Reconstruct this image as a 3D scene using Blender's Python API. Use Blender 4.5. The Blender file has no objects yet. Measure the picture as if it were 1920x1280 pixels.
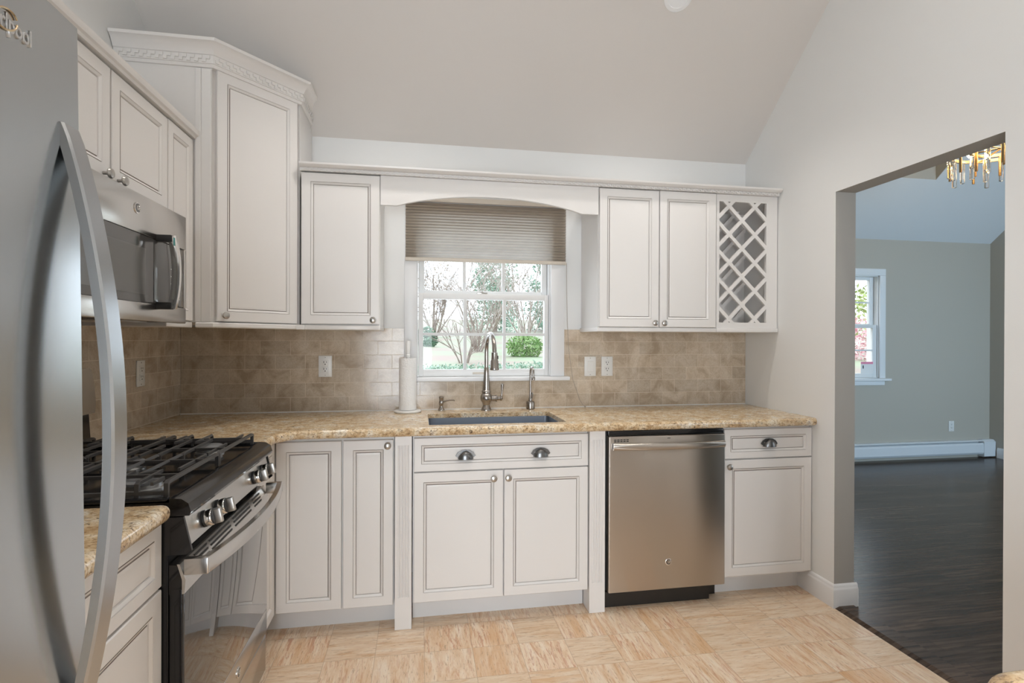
import bpy, bmesh, math, random
from mathutils import Vector, Matrix
random.seed(7)
sc = bpy.context.scene
COL = sc.collection
PI = math.pi

# ---------------------------------------------------------------- camera
FPX, YAW, PITCH, ROLL, EYE = 1000.6, math.radians(9.8031), math.radians(-0.1467), math.radians(0.1823), 1.3092
cam_d = bpy.data.cameras.new('camera'); cam = bpy.data.objects.new('camera', cam_d); COL.objects.link(cam)
fwd = Vector((math.sin(YAW)*math.cos(PITCH), math.cos(YAW)*math.cos(PITCH), math.sin(PITCH)))
rt = Vector((math.cos(YAW), -math.sin(YAW), 0)); up = rt.cross(fwd)
rt2 = rt*math.cos(ROLL) + up*math.sin(ROLL); up2 = -rt*math.sin(ROLL) + up*math.cos(ROLL)
cam.matrix_world = Matrix((( rt2.x, up2.x, -fwd.x, 0), (rt2.y, up2.y, -fwd.y, 0), (rt2.z, up2.z, -fwd.z, EYE), (0, 0, 0, 1)))
cam_d.sensor_width = 36.0; cam_d.sensor_fit = 'HORIZONTAL'; cam_d.lens = FPX/1920*36.0
cam_d.clip_start = 0.02; cam_d.clip_end = 200
sc.camera = cam

# ---------------------------------------------------------------- world, sky portals and added fill lamps, exposure
W = bpy.data.worlds.new('sky'); sc.world = W; W.use_nodes = True
bg = W.node_tree.nodes['Background']
bg.inputs['Color'].default_value = (0.80, 0.90, 1.0, 1); bg.inputs['Strength'].default_value = 3.0
vs = sc.view_settings
vs.view_transform = 'Standard'; vs.look = 'None'; vs.gamma = 1.0; vs.use_curve_mapping = False
vs.exposure = 0.27

def lamp(name, kind, loc, energy, color, rot=(0, 0, 0), size=None, size_y=None, shape=None, portal=False, spread=None):
    d = bpy.data.lights.new(name, kind); d.energy = energy; d.color = color
    if kind == 'AREA':
        d.shape = shape or 'RECTANGLE'; d.size = size
        if size_y: d.size_y = size_y
        if portal: d.cycles.is_portal = True
        if spread: d.spread = spread
    elif size is not None: d.shadow_soft_size = size
    o = bpy.data.objects.new(name, d); COL.objects.link(o); o.location = loc; o.rotation_euler = rot
    return o
WARM = (1.0, 0.95, 0.90)
# sky portals (importance only), then fill lamps added at unseen openings
lamp('portal', 'AREA', (0.37, 3.30, 1.45), 1, (1, 1, 1), (-PI/2, 0, 0), 0.8, 0.75, portal=True)
lamp('portal', 'AREA', (4.45, 5.32, 1.45), 1, (1, 1, 1), (-PI/2, 0, 0), 1.0, 1.15, portal=True)
lamp('portal', 'AREA', (5.30, -0.1, 1.40), 1, (1, 1, 1), (PI/2, 0, 0), 2.0, 1.9, portal=True)
lamp('added_patio_fill', 'AREA', (-0.42, -2.25, 1.15), 82, (0.86, 0.93, 1.0), (PI/2, 0, 0), 1.36, 2.1)  # unseen area lamp added outside the invented patio door
lamp('added_dining_fill', 'AREA', (5.30, -0.15, 1.45), 30, (0.46, 0.74, 1.0), (PI/2, 0, 0), 2.0, 1.9, spread=math.radians(100))  # added blue lamp at the unseen front window, spread narrowed for a wall patch

# ---------------------------------------------------------------- materials
def mat(name, color=(0.8, 0.8, 0.8), rough=0.5, metal=0.0, **kw):
    m = bpy.data.materials.new(name); m.use_nodes = True
    b = m.node_tree.nodes['Principled BSDF']
    b.inputs['Base Color'].default_value = (*color, 1); b.inputs['Roughness'].default_value = rough
    b.inputs['Metallic'].default_value = metal
    for k, v in kw.items(): b.inputs[k.replace('_', ' ')].default_value = v
    return m
class NT:
    def __init__(s, m): s.t = m.node_tree; s.b = s.t.nodes['Principled BSDF']
    def n(s, typ, **kw):
        x = s.t.nodes.new(typ)
        for k, v in kw.items(): setattr(x, k, v)
        return x
    def l(s, a, b): s.t.links.new(a, b)
    def coord(s, scale=(1, 1, 1), loc=(0, 0, 0), rot=(0, 0, 0)):
        tc = s.n('ShaderNodeTexCoord'); mp = s.n('ShaderNodeMapping')
        mp.inputs['Scale'].default_value = scale; mp.inputs['Location'].default_value = loc; mp.inputs['Rotation'].default_value = rot
        s.l(tc.outputs['Object'], mp.inputs['Vector']); return mp.outputs['Vector']
    def noise(s, vec, scale, detail=4, rough=0.55, dist=0.0):
        x = s.n('ShaderNodeTexNoise'); x.inputs['Scale'].default_value = scale; x.inputs['Detail'].default_value = detail
        x.inputs['Roughness'].default_value = rough; x.inputs['Distortion'].default_value = dist
        if vec is not None: s.l(vec, x.inputs['Vector'])
        return x.outputs['Fac']
    def ramp(s, fac, stops, interp='LINEAR'):
        r = s.n('ShaderNodeValToRGB'); r.color_ramp.interpolation = interp
        e = r.color_ramp.elements
        while len(e) < len(stops): e.new(0.5)
        for i, (p, c) in enumerate(stops):
            e[i].position = p; e[i].color = (*c, 1) if len(c) == 3 else c
        s.l(fac, r.inputs['Fac']); return r.outputs['Color']
    def mix(s, fac, a, b, mode='MIX'):
        x = s.n('ShaderNodeMix'); x.data_type = 'RGBA'; x.blend_type = mode
        for sock, v in ((x.inputs['Factor'], fac), (x.inputs['A'], a), (x.inputs['B'], b)):
            if hasattr(v, 'is_output'): s.l(v, sock)
            elif isinstance(v, (int, float)): sock.default_value = v
            else: sock.default_value = (*v, 1)
        return [o for o in x.outputs if o.type == 'RGBA'][0]
    def math(s, op, a, b=None):
        x = s.n('ShaderNodeMath'); x.operation = op
        for i, v in enumerate((a, b)):
            if v is None: continue
            if hasattr(v, 'is_output'): s.l(v, x.inputs[i])
            else: x.inputs[i].default_value = v
        return x.outputs[0]
    def bump(s, h, strength=0.2, dist=0.01):
        x = s.n('ShaderNodeBump'); x.inputs['Strength'].default_value = strength; x.inputs['Distance'].default_value = dist
        s.l(h, x.inputs['Height']); s.l(x.outputs['Normal'], s.b.inputs['Normal'])

M = {}
M['cab'] = mat('cabinet_paint', (0.77, 0.745, 0.718), 0.33)
M['glaze'] = mat('cabinet_glaze', (0.24, 0.20, 0.175), 0.5)
M['toe'] = mat('toe_kick_paint', (0.74, 0.73, 0.72), 0.45)
M['wall'] = mat('kitchen_wall_paint', (0.81, 0.81, 0.795), 0.6)
M['ceil'] = mat('ceiling_paint', (0.67, 0.635, 0.60), 0.7)
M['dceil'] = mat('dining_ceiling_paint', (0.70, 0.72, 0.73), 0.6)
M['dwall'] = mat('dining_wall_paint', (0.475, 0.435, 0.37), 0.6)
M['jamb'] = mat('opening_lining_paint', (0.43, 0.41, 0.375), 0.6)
M['trim'] = mat('white_trim_paint', (0.80, 0.80, 0.80), 0.35)
M['vinyl'] = mat('window_vinyl', (0.78, 0.78, 0.77), 0.4)
for k in ('wall', 'ceil', 'dwall', 'dceil'):
    t = NT(M[k]); h = t.noise(t.coord(), 220, 3); t.bump(h, 0.05, 0.002)
M['nickel'] = mat('brushed_nickel', (0.50, 0.48, 0.45), 0.3, 1.0)
M['pewter'] = mat('dark_pewter', (0.20, 0.20, 0.20), 0.32, 1.0)
M['faucet'] = mat('antique_nickel', (0.37, 0.34, 0.31), 0.27, 1.0)
M['black'] = mat('black_enamel', (0.010, 0.010, 0.011), 0.12)
M['blackm'] = mat('matte_black_plastic', (0.018, 0.018, 0.019), 0.45)
M['iron'] = mat('cast_iron', (0.055, 0.052, 0.05), 0.42, Specular_IOR_Level=0.6)
M['glassblk'] = mat('black_oven_glass', (0.035, 0.033, 0.032), 0.04, 0.0, Specular_IOR_Level=1.0, Coat_Weight=0.6, Coat_Roughness=0.02)
M['mwglass'] = mat('microwave_glass', (0.075, 0.073, 0.070), 0.06, 0.0, Specular_IOR_Level=0.9)
M['panelgray'] = mat('burner_cap_gray', (0.23, 0.235, 0.24), 0.45, 0.3)
M['alum'] = mat('burner_aluminium', (0.62, 0.62, 0.62), 0.35, 1.0)
M['chrome'] = mat('polished_chrome', (0.75, 0.74, 0.72), 0.1, 1.0)
M['plastic'] = mat('white_plastic', (0.80, 0.79, 0.76), 0.3)
M['slot'] = mat('dark_slot', (0.02, 0.02, 0.02), 0.6)
M['paper'] = mat('white_paper', (0.83, 0.82, 0.80), 0.9)
M['teal'] = mat('teal_sticker', (0.08, 0.36, 0.36), 0.35)
M['gold'] = mat('champagne_gold', (0.62, 0.47, 0.30), 0.25, 1.0)
M['brass'] = mat('brushed_brass', (0.66, 0.44, 0.22), 0.25, 1.0)
M['pink'] = mat('pink_paper', (0.85, 0.30, 0.42), 0.8)
M['heater'] = mat('heater_enamel', (0.72, 0.74, 0.76), 0.35)
M['cord'] = mat('shade_cord', (0.42, 0.36, 0.30), 0.7)
M['hdpe'] = mat('dark_toe_panel', (0.020, 0.018, 0.016), 0.4)

def stainless(name, color, rough, aniso=0.7, brush='z', rot=0.25):
    m = mat(name, color, rough, 1.0); t = NT(m)
    s = {'z': (900, 900, 3), 'x': (3, 900, 900), 'y': (900, 3, 900)}[brush]
    h = t.noise(t.coord(s), 1.0, 2)
    t.l(t.math('ADD', t.math('MULTIPLY', h, 0.05), rough - 0.025), t.b.inputs['Roughness'])
    if aniso:
        tg = t.n('ShaderNodeTangent'); tg.direction_type = 'RADIAL'; tg.axis = 'Z'; t.l(tg.outputs[0], t.b.inputs['Tangent'])
        t.b.inputs['Anisotropic'].default_value = aniso; t.b.inputs['Anisotropic Rotation'].default_value = rot
    return m
M['steel'] = stainless('dishwasher_stainless', (0.56, 0.52, 0.475), 0.30, 0.93, brush='z')
M['steelr'] = stainless('range_stainless', (0.58, 0.565, 0.545), 0.22, 0.4, brush='y')
M['steelf'] = stainless('refrigerator_stainless', (0.50, 0.52, 0.53), 0.20, 0.75, brush='z')
M['steelh'] = stainless('refrigerator_handle_stainless', (0.46, 0.475, 0.49), 0.26, 0, brush='z')
M['steels'] = stainless('sink_stainless', (0.40, 0.44, 0.50), 0.3, 0, brush='x')

# granite
m = M['granite'] = mat('granite', (0.6, 0.5, 0.4), 0.16); t = NT(m); v = t.coord()
n1 = t.noise(v, 20, 7, 0.68, 0.4); n2 = t.noise(t.coord((0.7, 1, 1), (3, 1, 2)), 150, 5, 0.65, 0.3); n3 = t.noise(t.coord((0.6, 1.0, 1), (7, 5, 1)), 95, 5, 0.68, 0.6)
base = t.ramp(n1, [(0.34, (0.50, 0.34, 0.19)), (0.44, (0.66, 0.50, 0.32)), (0.53, (0.76, 0.63, 0.45)), (0.64, (0.82, 0.76, 0.66))])
fine = t.ramp(n2, [(0.38, (0.34, 0.23, 0.14)), (0.47, (0.84, 0.76, 0.62)), (0.58, (1.0, 0.98, 0.93))])
c = t.mix(0.7, base, fine, 'MULTIPLY')
c = t.mix(t.ramp(n3, [(0.585, (0, 0, 0)), (0.635, (0.9, 0.9, 0.9))]), c, (0.085, 0.05, 0.032))
vo = t.n('ShaderNodeTexVoronoi'); vo.inputs['Scale'].default_value = 55; t.l(v, vo.inputs['Vector'])
g4 = t.math('MULTIPLY', t.ramp(vo.outputs['Distance'], [(0.10, (1, 1, 1)), (0.22, (0, 0, 0))]), t.ramp(n1, [(0.52, (0, 0, 0)), (0.62, (1, 1, 1))]))
c = t.mix(g4, c, (0.62, 0.60, 0.58))
t.l(c, t.b.inputs['Base Color'])

# marble backsplash tile: running bond 6 x 3 inch; u axis picked per wall
def tile_mat(name, axis, off_u):
    m = mat(name, (0.6, 0.5, 0.4), 0.22); t = NT(m)
    tc = t.n('ShaderNodeTexCoord'); sx = t.n('ShaderNodeSeparateXYZ'); t.l(tc.outputs['Object'], sx.inputs[0])
    cb = t.n('ShaderNodeCombineXYZ')
    t.l(t.math('ADD', sx.outputs[axis], off_u), cb.inputs[0]); t.l(t.math('SUBTRACT', sx.outputs['Z'], 0.9195), cb.inputs[1])
    br = t.n('ShaderNodeTexBrick'); br.offset = 0.5; br.offset_frequency = 2; br.squash = 1.0
    br.inputs['Scale'].default_value = 1.0; br.inputs['Brick Width'].default_value = 0.1535; br.inputs['Row Height'].default_value = 0.0765
    br.inputs['Mortar Size'].default_value = 0.0011; br.inputs['Mortar Smooth'].default_value = 0.1; br.inputs['Bias'].default_value = 0.0
    br.inputs['Color1'].default_value = (0, 0, 0, 1); br.inputs['Color2'].default_value = (1, 1, 1, 1); br.inputs['Mortar'].default_value = (0.5, 0.5, 0.5, 1)
    t.l(cb.outputs[0], br.inputs['Vector'])
    v = tc.outputs['Object']
    n1 = t.noise(v, 9, 6, 0.6, 0.8); n2 = t.noise(v, 30, 8, 0.72, 1.6)
    base = t.ramp(n1, [(0.36, (0.46, 0.365, 0.265)), (0.5, (0.58, 0.48, 0.365)), (0.64, (0.65, 0.56, 0.45))])
    vein = t.ramp(n2, [(0.475, (0, 0, 0)), (0.498, (1, 1, 1)), (0.52, (0, 0, 0))])
    base = t.mix(t.math('MULTIPLY', vein, 0.5), base, (0.31, 0.225, 0.145))
    tone = t.ramp(br.outputs['Color'], [(0.0, (0.88, 0.88, 0.88)), (1.0, (1.06, 1.055, 1.05))])
    base = t.mix(1.0, base, tone, 'MULTIPLY')
    base = t.mix(t.math('MULTIPLY', br.outputs['Fac'], 0.8), base, (0.70, 0.61, 0.49))
    t.l(base, t.b.inputs['Base Color'])
    t.l(t.math('ADD', t.math('MULTIPLY', br.outputs['Fac'], 0.4), 0.16), t.b.inputs['Roughness'])
    bw = t.math('SUBTRACT', 1.0, br.outputs['Fac'])
    t.bump(t.math('ADD', bw, t.math('MULTIPLY', n1, 0.25)), 0.25, 0.002)
    return m
M['tileb'] = tile_mat('marble_tile', 'X', 0.9195)
M['tilel'] = tile_mat('marble_tile_side', 'Y', -2.80)

# travertine floor: 0.2 m squares, veining turned tile by tile
m = M['floor'] = mat('travertine', (0.7, 0.5, 0.35), 0.3); t = NT(m)
tc = t.n('ShaderNodeTexCoord'); sx = t.n('ShaderNodeSeparateXYZ'); t.l(tc.outputs['Object'], sx.inputs[0])
TS = 0.2015
gx = t.math('DIVIDE', t.math('SUBTRACT', sx.outputs['X'], 0.022), TS); gy = t.math('DIVIDE', t.math('SUBTRACT', sx.outputs['Y'], 2.262), TS)
cx = t.math('FLOOR', gx); cy = t.math('FLOOR', gy); fx = t.math('SUBTRACT', gx, cx); fy = t.math('SUBTRACT', gy, cy)
cell = t.n('ShaderNodeCombineXYZ'); t.l(cx, cell.inputs[0]); t.l(cy, cell.inputs[1])
wn = t.n('ShaderNodeTexWhiteNoise'); wn.noise_dimensions = '2D'; t.l(cell.outputs[0], wn.inputs['Vector'])
def edge(f):
    a = t.math('MINIMUM', f, t.math('SUBTRACT', 1.0, f)); return a
ed = t.math('MINIMUM', edge(fx), edge(fy))
grout = t.ramp(ed, [(0.004, (1, 1, 1)), (0.009, (0, 0, 0))])
tog = t.math('GREATER_THAN', wn.outputs['Value'], 0.42)
mA = t.n('ShaderNodeMapping'); mA.inputs['Scale'].default_value = (2.6, 20, 1); t.l(tc.outputs['Object'], mA.inputs['Vector'])
mB = t.n('ShaderNodeMapping'); mB.inputs['Scale'].default_value = (20, 2.6, 1); t.l(tc.outputs['Object'], mB.inputs['Vector'])
mv = t.n('ShaderNodeMix'); mv.data_type = 'VECTOR'; t.l(tog, mv.inputs['Factor'])
vi = [i for i in mv.inputs if i.type == 'VECTOR']; t.l(mA.outputs[0], vi[-2]); t.l(mB.outputs[0], vi[-1])
vo_ = [o for o in mv.outputs if o.type == 'VECTOR'][0]
ofs = t.n('ShaderNodeVectorMath'); ofs.operation = 'MULTIPLY_ADD'; t.l(wn.outputs['Color'], ofs.inputs[0]); ofs.inputs[1].default_value = (40, 40, 40); t.l(vo_, ofs.inputs[2])
VV = ofs.outputs[0]
n1 = t.noise(VV, 1.9, 8, 0.72, 0.7); n2 = t.noise(VV, 2.6, 8, 0.72, 1.2); n3 = t.noise(VV, 9, 6, 0.7, 0.3)
base = t.ramp(n1, [(0.34, (0.58, 0.36, 0.20)), (0.43, (0.68, 0.50, 0.335)), (0.53, (0.735, 0.585, 0.43)), (0.65, (0.77, 0.66, 0.53))])
tone = t.ramp(wn.outputs['Value'], [(0.0, (0.93, 0.91, 0.88)), (0.5, (1.0, 0.99, 0.98)), (1.0, (1.04, 1.04, 1.04))])
base = t.mix(1.0, base, tone, 'MULTIPLY')
rust = t.math('MULTIPLY', t.ramp(n2, [(0.52, (0, 0, 0)), (0.60, (1, 1, 1))]), t.ramp(wn.outputs['Value'], [(0.30, (0.05, 0.05, 0.05)), (0.85, (0.8, 0.8, 0.8))]))
base = t.mix(rust, base, (0.52, 0.25, 0.145))
orange = t.math('MULTIPLY', t.ramp(wn.outputs['Color'], [(0.58, (0, 0, 0)), (0.78, (1, 1, 1))]), t.ramp(t.noise(VV, 0.8, 3), [(0.42, (0, 0, 0)), (0.58, (0.55, 0.55, 0.55))]))
base = t.mix(orange, base, (0.62, 0.36, 0.17))
n3 = t.noise(VV, 9, 4, 0.6, 0.2)
pits = t.math('MULTIPLY', t.ramp(n3, [(0.585, (0, 0, 0)), (0.65, (1, 1, 1))]), 0.6)
base = t.mix(pits, base, (0.34, 0.21, 0.125))
base = t.mix(t.math('MULTIPLY', grout, 0.6), base, (0.42, 0.29, 0.19))
t.l(base, t.b.inputs['Base Color'])
t.bump(t.math('SUBTRACT', t.math('MULTIPLY', n3, 0.2), grout), 0.12, 0.002)

# dark oak strip floor, boards along X
m = M['wood'] = mat('dark_oak', (0.04, 0.03, 0.026), 0.2, Specular_IOR_Level=0.28); t = NT(m)
tc = t.n('ShaderNodeTexCoord')
br = t.n('ShaderNodeTexBrick'); br.offset = 0.37; br.offset_frequency = 2
br.inputs['Scale'].default_value = 1.0; br.inputs['Brick Width'].default_value = 1.1; br.inputs['Row Height'].default_value = 0.083
br.inputs['Mortar Size'].default_value = 0.0008; br.inputs['Color1'].default_value = (0, 0, 0, 1); br.inputs['Color2'].default_value = (1, 1, 1, 1)
t.l(tc.outputs['Object'], br.inputs['Vector'])
g = t.noise(t.coord((1.6, 26, 1)), 2.0, 8, 0.65, 0.6)
wood = t.ramp(g, [(0.34, (0.034, 0.023, 0.017)), (0.5, (0.080, 0.056, 0.042)), (0.68, (0.125, 0.092, 0.070))])
wood = t.mix(1.0, wood, t.ramp(br.outputs['Color'], [(0, (0.78, 0.78, 0.78)), (1, (1.25, 1.2, 1.15))]), 'MULTIPLY')
wood = t.mix(br.outputs['Fac'], wood, (0.008, 0.006, 0.005))
t.l(wood, t.b.inputs['Base Color']); t.l(t.math('ADD', t.math('MULTIPLY', g, 0.10), 0.20), t.b.inputs['Roughness']); t.bump(g, 0.02, 0.002)

# window glass: clear pane with a faint reflection
def pane_mat(name, tint=(1, 1, 1), gl=0.012):
    m = bpy.data.materials.new(name); m.use_nodes = True; n = m.node_tree; n.nodes.clear()
    o = n.nodes.new('ShaderNodeOutputMaterial'); mx = n.nodes.new('ShaderNodeMixShader'); tr = n.nodes.new('ShaderNodeBsdfTransparent'); g = n.nodes.new('ShaderNodeBsdfGlossy')
    tr.inputs['Color'].default_value = (*tint, 1); g.inputs['Roughness'].default_value = 0.02; mx.inputs[0].default_value = gl
    n.links.new(tr.outputs[0], mx.inputs[1]); n.links.new(g.outputs[0], mx.inputs[2]); n.links.new(mx.outputs[0], o.inputs[0]); return m
M['pane'] = pane_mat('window_glass')
M['crystal'] = mat('clear_crystal', (1, 1, 1), 0.02, 0.0, Transmission_Weight=1.0, IOR=1.5)
def emit(name, color, strength):
    m = bpy.data.materials.new(name); m.use_nodes = True; b = m.node_tree.nodes['Principled BSDF']
    b.inputs['Base Color'].default_value = (0.8, 0.8, 0.8, 1); b.inputs['Emission Color'].default_value = (*color, 1); b.inputs['Emission Strength'].default_value = strength; return m
M['lens'] = emit('lamp_lens', (1.0, 0.95, 0.88), 25.0)
M['bulb'] = emit('warm_bulb', (1.0, 0.80, 0.52), 30.0)
# cellular shade fabric
m = M['shade'] = bpy.data.materials.new('shade_fabric'); m.use_nodes = True; n = m.node_tree; n.nodes.clear()
o = n.nodes.new('ShaderNodeOutputMaterial'); mx = n.nodes.new('ShaderNodeMixShader'); d = n.nodes.new('ShaderNodeBsdfDiffuse'); tl = n.nodes.new('ShaderNodeBsdfTranslucent')
d.inputs['Color'].default_value = (0.46, 0.385, 0.305, 1); tl.inputs['Color'].default_value = (0.56, 0.55, 0.53, 1); mx.inputs[0].default_value = 0.45
n.links.new(d.outputs[0], mx.inputs[1]); n.links.new(tl.outputs[0], mx.inputs[2]); n.links.new(mx.outputs[0], o.inputs[0])
M['rail'] = mat('shade_rail', (0.62, 0.56, 0.48), 0.5)
# outdoors
def leaf_mat(name, a, b, sc_=6):
    a = tuple(x*0.62 for x in a); b = tuple(x*0.62 for x in b)
    m = mat(name, a, 0.6); t = NT(m); c = t.ramp(t.noise(t.coord(), sc_, 3), [(0.35, a), (0.65, b)]); t.l(c, t.b.inputs['Base Color']); return m
M['leafg'] = leaf_mat('bright_green_leaves', (0.20, 0.42, 0.10), (0.48, 0.66, 0.28))
M['leafd'] = leaf_mat('dark_green_leaves', (0.05, 0.16, 0.09), (0.18, 0.36, 0.20))
M['leafe'] = leaf_mat('evergreen_needles', (0.24, 0.46, 0.32), (0.60, 0.76, 0.60))
M['leafo'] = leaf_mat('pale_tan_leaves', (0.62, 0.46, 0.34), (0.80, 0.74, 0.62))
M['leafy'] = leaf_mat('yellow_green_leaves', (0.42, 0.55, 0.14), (0.72, 0.78, 0.36))
M['leafp'] = leaf_mat('pink_blossom', (0.95, 0.42, 0.48), (1.1, 0.80, 0.78))
M['twig'] = leaf_mat('pale_twig', (0.36, 0.27, 0.22), (0.68, 0.60, 0.53))
M['twigd'] = leaf_mat('brown_twig', (0.26, 0.19, 0.15), (0.48, 0.40, 0.34))
M['soil'] = leaf_mat('leaf_litter', (0.46, 0.34, 0.28), (0.40, 0.48, 0.30), 0.9)

# ---------------------------------------------------------------- mesh helpers
class MB:
    """collects shapes; build() links them as ONE mesh object"""
    def __init__(s, origin=None, m=None):
        s.bm = bmesh.new(); s.o = Vector(origin) if origin is not None else Vector((0, 0, 0)); s.M = m or Matrix.Identity(4); s.mi = 0
    def v(s, p): return s.bm.verts.new(s.M @ Vector(p))
    def f(s, vs, mi=None):
        try:
            fc = s.bm.faces.new(vs); fc.material_index = s.mi if mi is None else mi; return fc
        except ValueError: return None
    def box(s, x0, x1, y0, y1, z0, z1, bev=0.0, seg=2):
        if x0 > x1: x0, x1 = x1, x0
        if y0 > y1: y0, y1 = y1, y0
        if z0 > z1: z0, z1 = z1, z0
        b = bmesh.new()
        vs = [b.verts.new(p) for p in ((x0, y0, z0), (x1, y0, z0), (x1, y1, z0), (x0, y1, z0), (x0, y0, z1), (x1, y0, z1), (x1, y1, z1), (x0, y1, z1))]
        for q in ((0, 3, 2, 1), (4, 5, 6, 7), (0, 1, 5, 4), (1, 2, 6, 5), (2, 3, 7, 6), (3, 0, 4, 7)): b.faces.new([vs[i] for i in q])
        if bev > 0: bmesh.ops.bevel(b, geom=list(b.edges), offset=bev, segments=seg, affect='EDGES', profile=0.5)
        s.merge(b); return s
    def merge(s, b, mi=None):
        mp = {}
        for v in b.verts: mp[v] = s.v(v.co)
        for f in b.faces: s.f([mp[v] for v in f.verts], mi)
        b.free()
    def prism(s, pts, a0, a1, axis='Z', bev=0.0):
        """polygon pts extruded along axis: Z -> pts (x,y); X -> pts (y,z); Y -> pts (x,z)"""
        def P(p, a): return {'Z': (p[0], p[1], a), 'X': (a, p[0], p[1]), 'Y': (p[0], a, p[1])}[axis]
        b = bmesh.new()
        A = [b.verts.new(P(p, a0)) for p in pts]; B = [b.verts.new(P(p, a1)) for p in pts]; n = len(pts)
        b.faces.new(A); b.faces.new(B[::-1])
        for i in range(n): b.faces.new((A[i], B[i], B[(i+1) % n], A[(i+1) % n]))
        bmesh.ops.recalc_face_normals(b, faces=list(b.faces))
        if bev: bmesh.ops.bevel(b, geom=list(b.edges), offset=bev, segments=2, affect='EDGES')
        s.merge(b); return s
    def lathe(s, prof, c=(0, 0, 0), ax=(0, 0, 1), n=24):
        """prof: (radius, height) along ax from c"""
        az = Vector(ax).normalized(); ux = az.orthogonal().normalized(); uy = az.cross(ux); c = Vector(c); rings = []
        for r, h in prof:
            if r < 1e-6: rings.append([s.v(c + az*h)])
            else: rings.append([s.v(c + az*h + ux*(r*math.cos(2*PI*k/n)) + uy*(r*math.sin(2*PI*k/n))) for k in range(n)])
        for a, b in zip(rings, rings[1:]):
            for k in range(n):
                k2 = (k+1) % n
                if len(a) == 1 and len(b) == 1: continue
                if len(a) == 1: s.f((a[0], b[k2], b[k]))
                elif len(b) == 1: s.f((a[k], a[k2], b[0]))
                else: s.f((a[k], a[k2], b[k2], b[k]))
        if len(rings[0]) > 1: s.f(rings[0][::-1])
        if len(rings[-1]) > 1: s.f(rings[-1])
        return s
    def cyl(s, p0, p1, r, n=16, r2=None):
        p0 = Vector(p0); p1 = Vector(p1); L = (p1-p0).length
        return s.lathe([(r, 0), (r if r2 is None else r2, L)], p0, p1-p0, n)
    def tube(s, path, r, n=10, cap=True, sec=None):
        """path of points; r number or list; sec optional list of 2D section points instead of a circle"""
        P = [Vector(p) for p in path]; k = len(P); up_ = None; rings = []
        for i in range(k):
            tdir = ((P[i] - P[i-1]).normalized() if i else Vector((0, 0, 0))) + ((P[i+1] - P[i]).normalized() if i < k-1 else Vector((0, 0, 0)))
            tdir.normalize()
            if up_ is None:
                up_ = Vector((0, 0, 1)) if abs(tdir.z) < 0.9 else Vector((0, 1, 0))
            a = up_.cross(tdir).normalized(); b = tdir.cross(a).normalized(); up_ = b
            rr = r[i] if isinstance(r, (list, tuple)) else r
            S = sec or [(math.cos(2*PI*j/n), math.sin(2*PI*j/n)) for j in range(n)]
            rings.append([s.v(P[i] + a*(rr*x) + b*(rr*y)) for x, y in S])
        for A, B in zip(rings, rings[1:]):
            m_ = len(A)
            for j in range(m_): s.f((A[j], A[(j+1) % m_], B[(j+1) % m_], B[j]))
        if cap: s.f(rings[0][::-1]); s.f(rings[-1])
        return s
    def sweep(s, path, prof, z0=0.0):
        """horizontal moulding: plan path (x,y) with the outside on its right; prof (out, z) closed"""
        n = len(path); P = [Vector((p[0], p[1])) for p in path]; rings = []
        nor = []
        for a, b in zip(P, P[1:]):
            d = (b-a).normalized(); nor.append(Vector((d.y, -d.x)))
        for i in range(n):
            if i == 0: o = nor[0]
            elif i == n-1: o = nor[-1]
            else:
                o = nor[i-1] + nor[i]; o = o / (o.dot(nor[i]))
            rings.append([s.v((P[i].x + o.x*q[0], P[i].y + o.y*q[0], z0 + q[1])) for q in prof])
        for A, B in zip(rings, rings[1:]):
            m_ = len(A)
            for j in range(m_): s.f((A[j], B[j], B[(j+1) % m_], A[(j+1) % m_]))
        s.f(rings[0]); s.f(rings[-1][::-1])
        return s
    def build(s, name, m, parent=None, smooth=35, recalc=True):
        if s.o.length > 0: bmesh.ops.translate(s.bm, verts=s.bm.verts, vec=-s.o)
        if recalc: bmesh.ops.recalc_face_normals(s.bm, faces=list(s.bm.faces))
        me = bpy.data.meshes.new(name); s.bm.to_mesh(me); s.bm.free()
        for x in (m if isinstance(m, (list, tuple)) else [m]): me.materials.append(M[x] if isinstance(x, str) else x)
        if smooth:
            for p in me.polygons: p.use_smooth = True
            me.set_sharp_from_angle(angle=math.radians(smooth))
        ob = bpy.data.objects.new(name, me); COL.objects.link(ob)
        if parent: ob.parent = parent
        return ob

def tag(o, label=None, cat=None, group=None, kind=None):
    if label: o['label'] = label
    if cat: o['category'] = cat
    if group: o['group'] = group
    if kind: o['kind'] = kind
    return o
def thing(name, label, cat, loc=(0, 0, 0), rz=0.0, group=None):
    o = bpy.data.objects.new(name, None); COL.objects.link(o); o.empty_display_size = 0.1
    o.location = loc; o.rotation_euler = (0, 0, rz); tag(o, label, cat, group); return o
def struct(o): o['kind'] = 'structure'; return o
def text_mesh(name, body, size, extrude, m, parent, mtx, zs=1.0, xs=1.0):
    cu = bpy.data.curves.new(name, 'FONT'); cu.body = body; cu.size = size; cu.extrude = extrude; cu.align_x = 'RIGHT'; cu.bevel_depth = 0.0004
    to = bpy.data.objects.new(name + '_tmp', cu); COL.objects.link(to); bpy.context.view_layer.update()
    me = bpy.data.meshes.new_from_object(to.evaluated_get(bpy.context.evaluated_depsgraph_get()))
    bpy.data.objects.remove(to); bpy.data.curves.remove(cu)
    me.name = name; me.transform(mtx @ Matrix.Diagonal((xs, zs, 1, 1))); me.materials.clear(); me.materials.append(M[m])
    o = bpy.data.objects.new(name, me); COL.objects.link(o); o.parent = parent; return o

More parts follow.
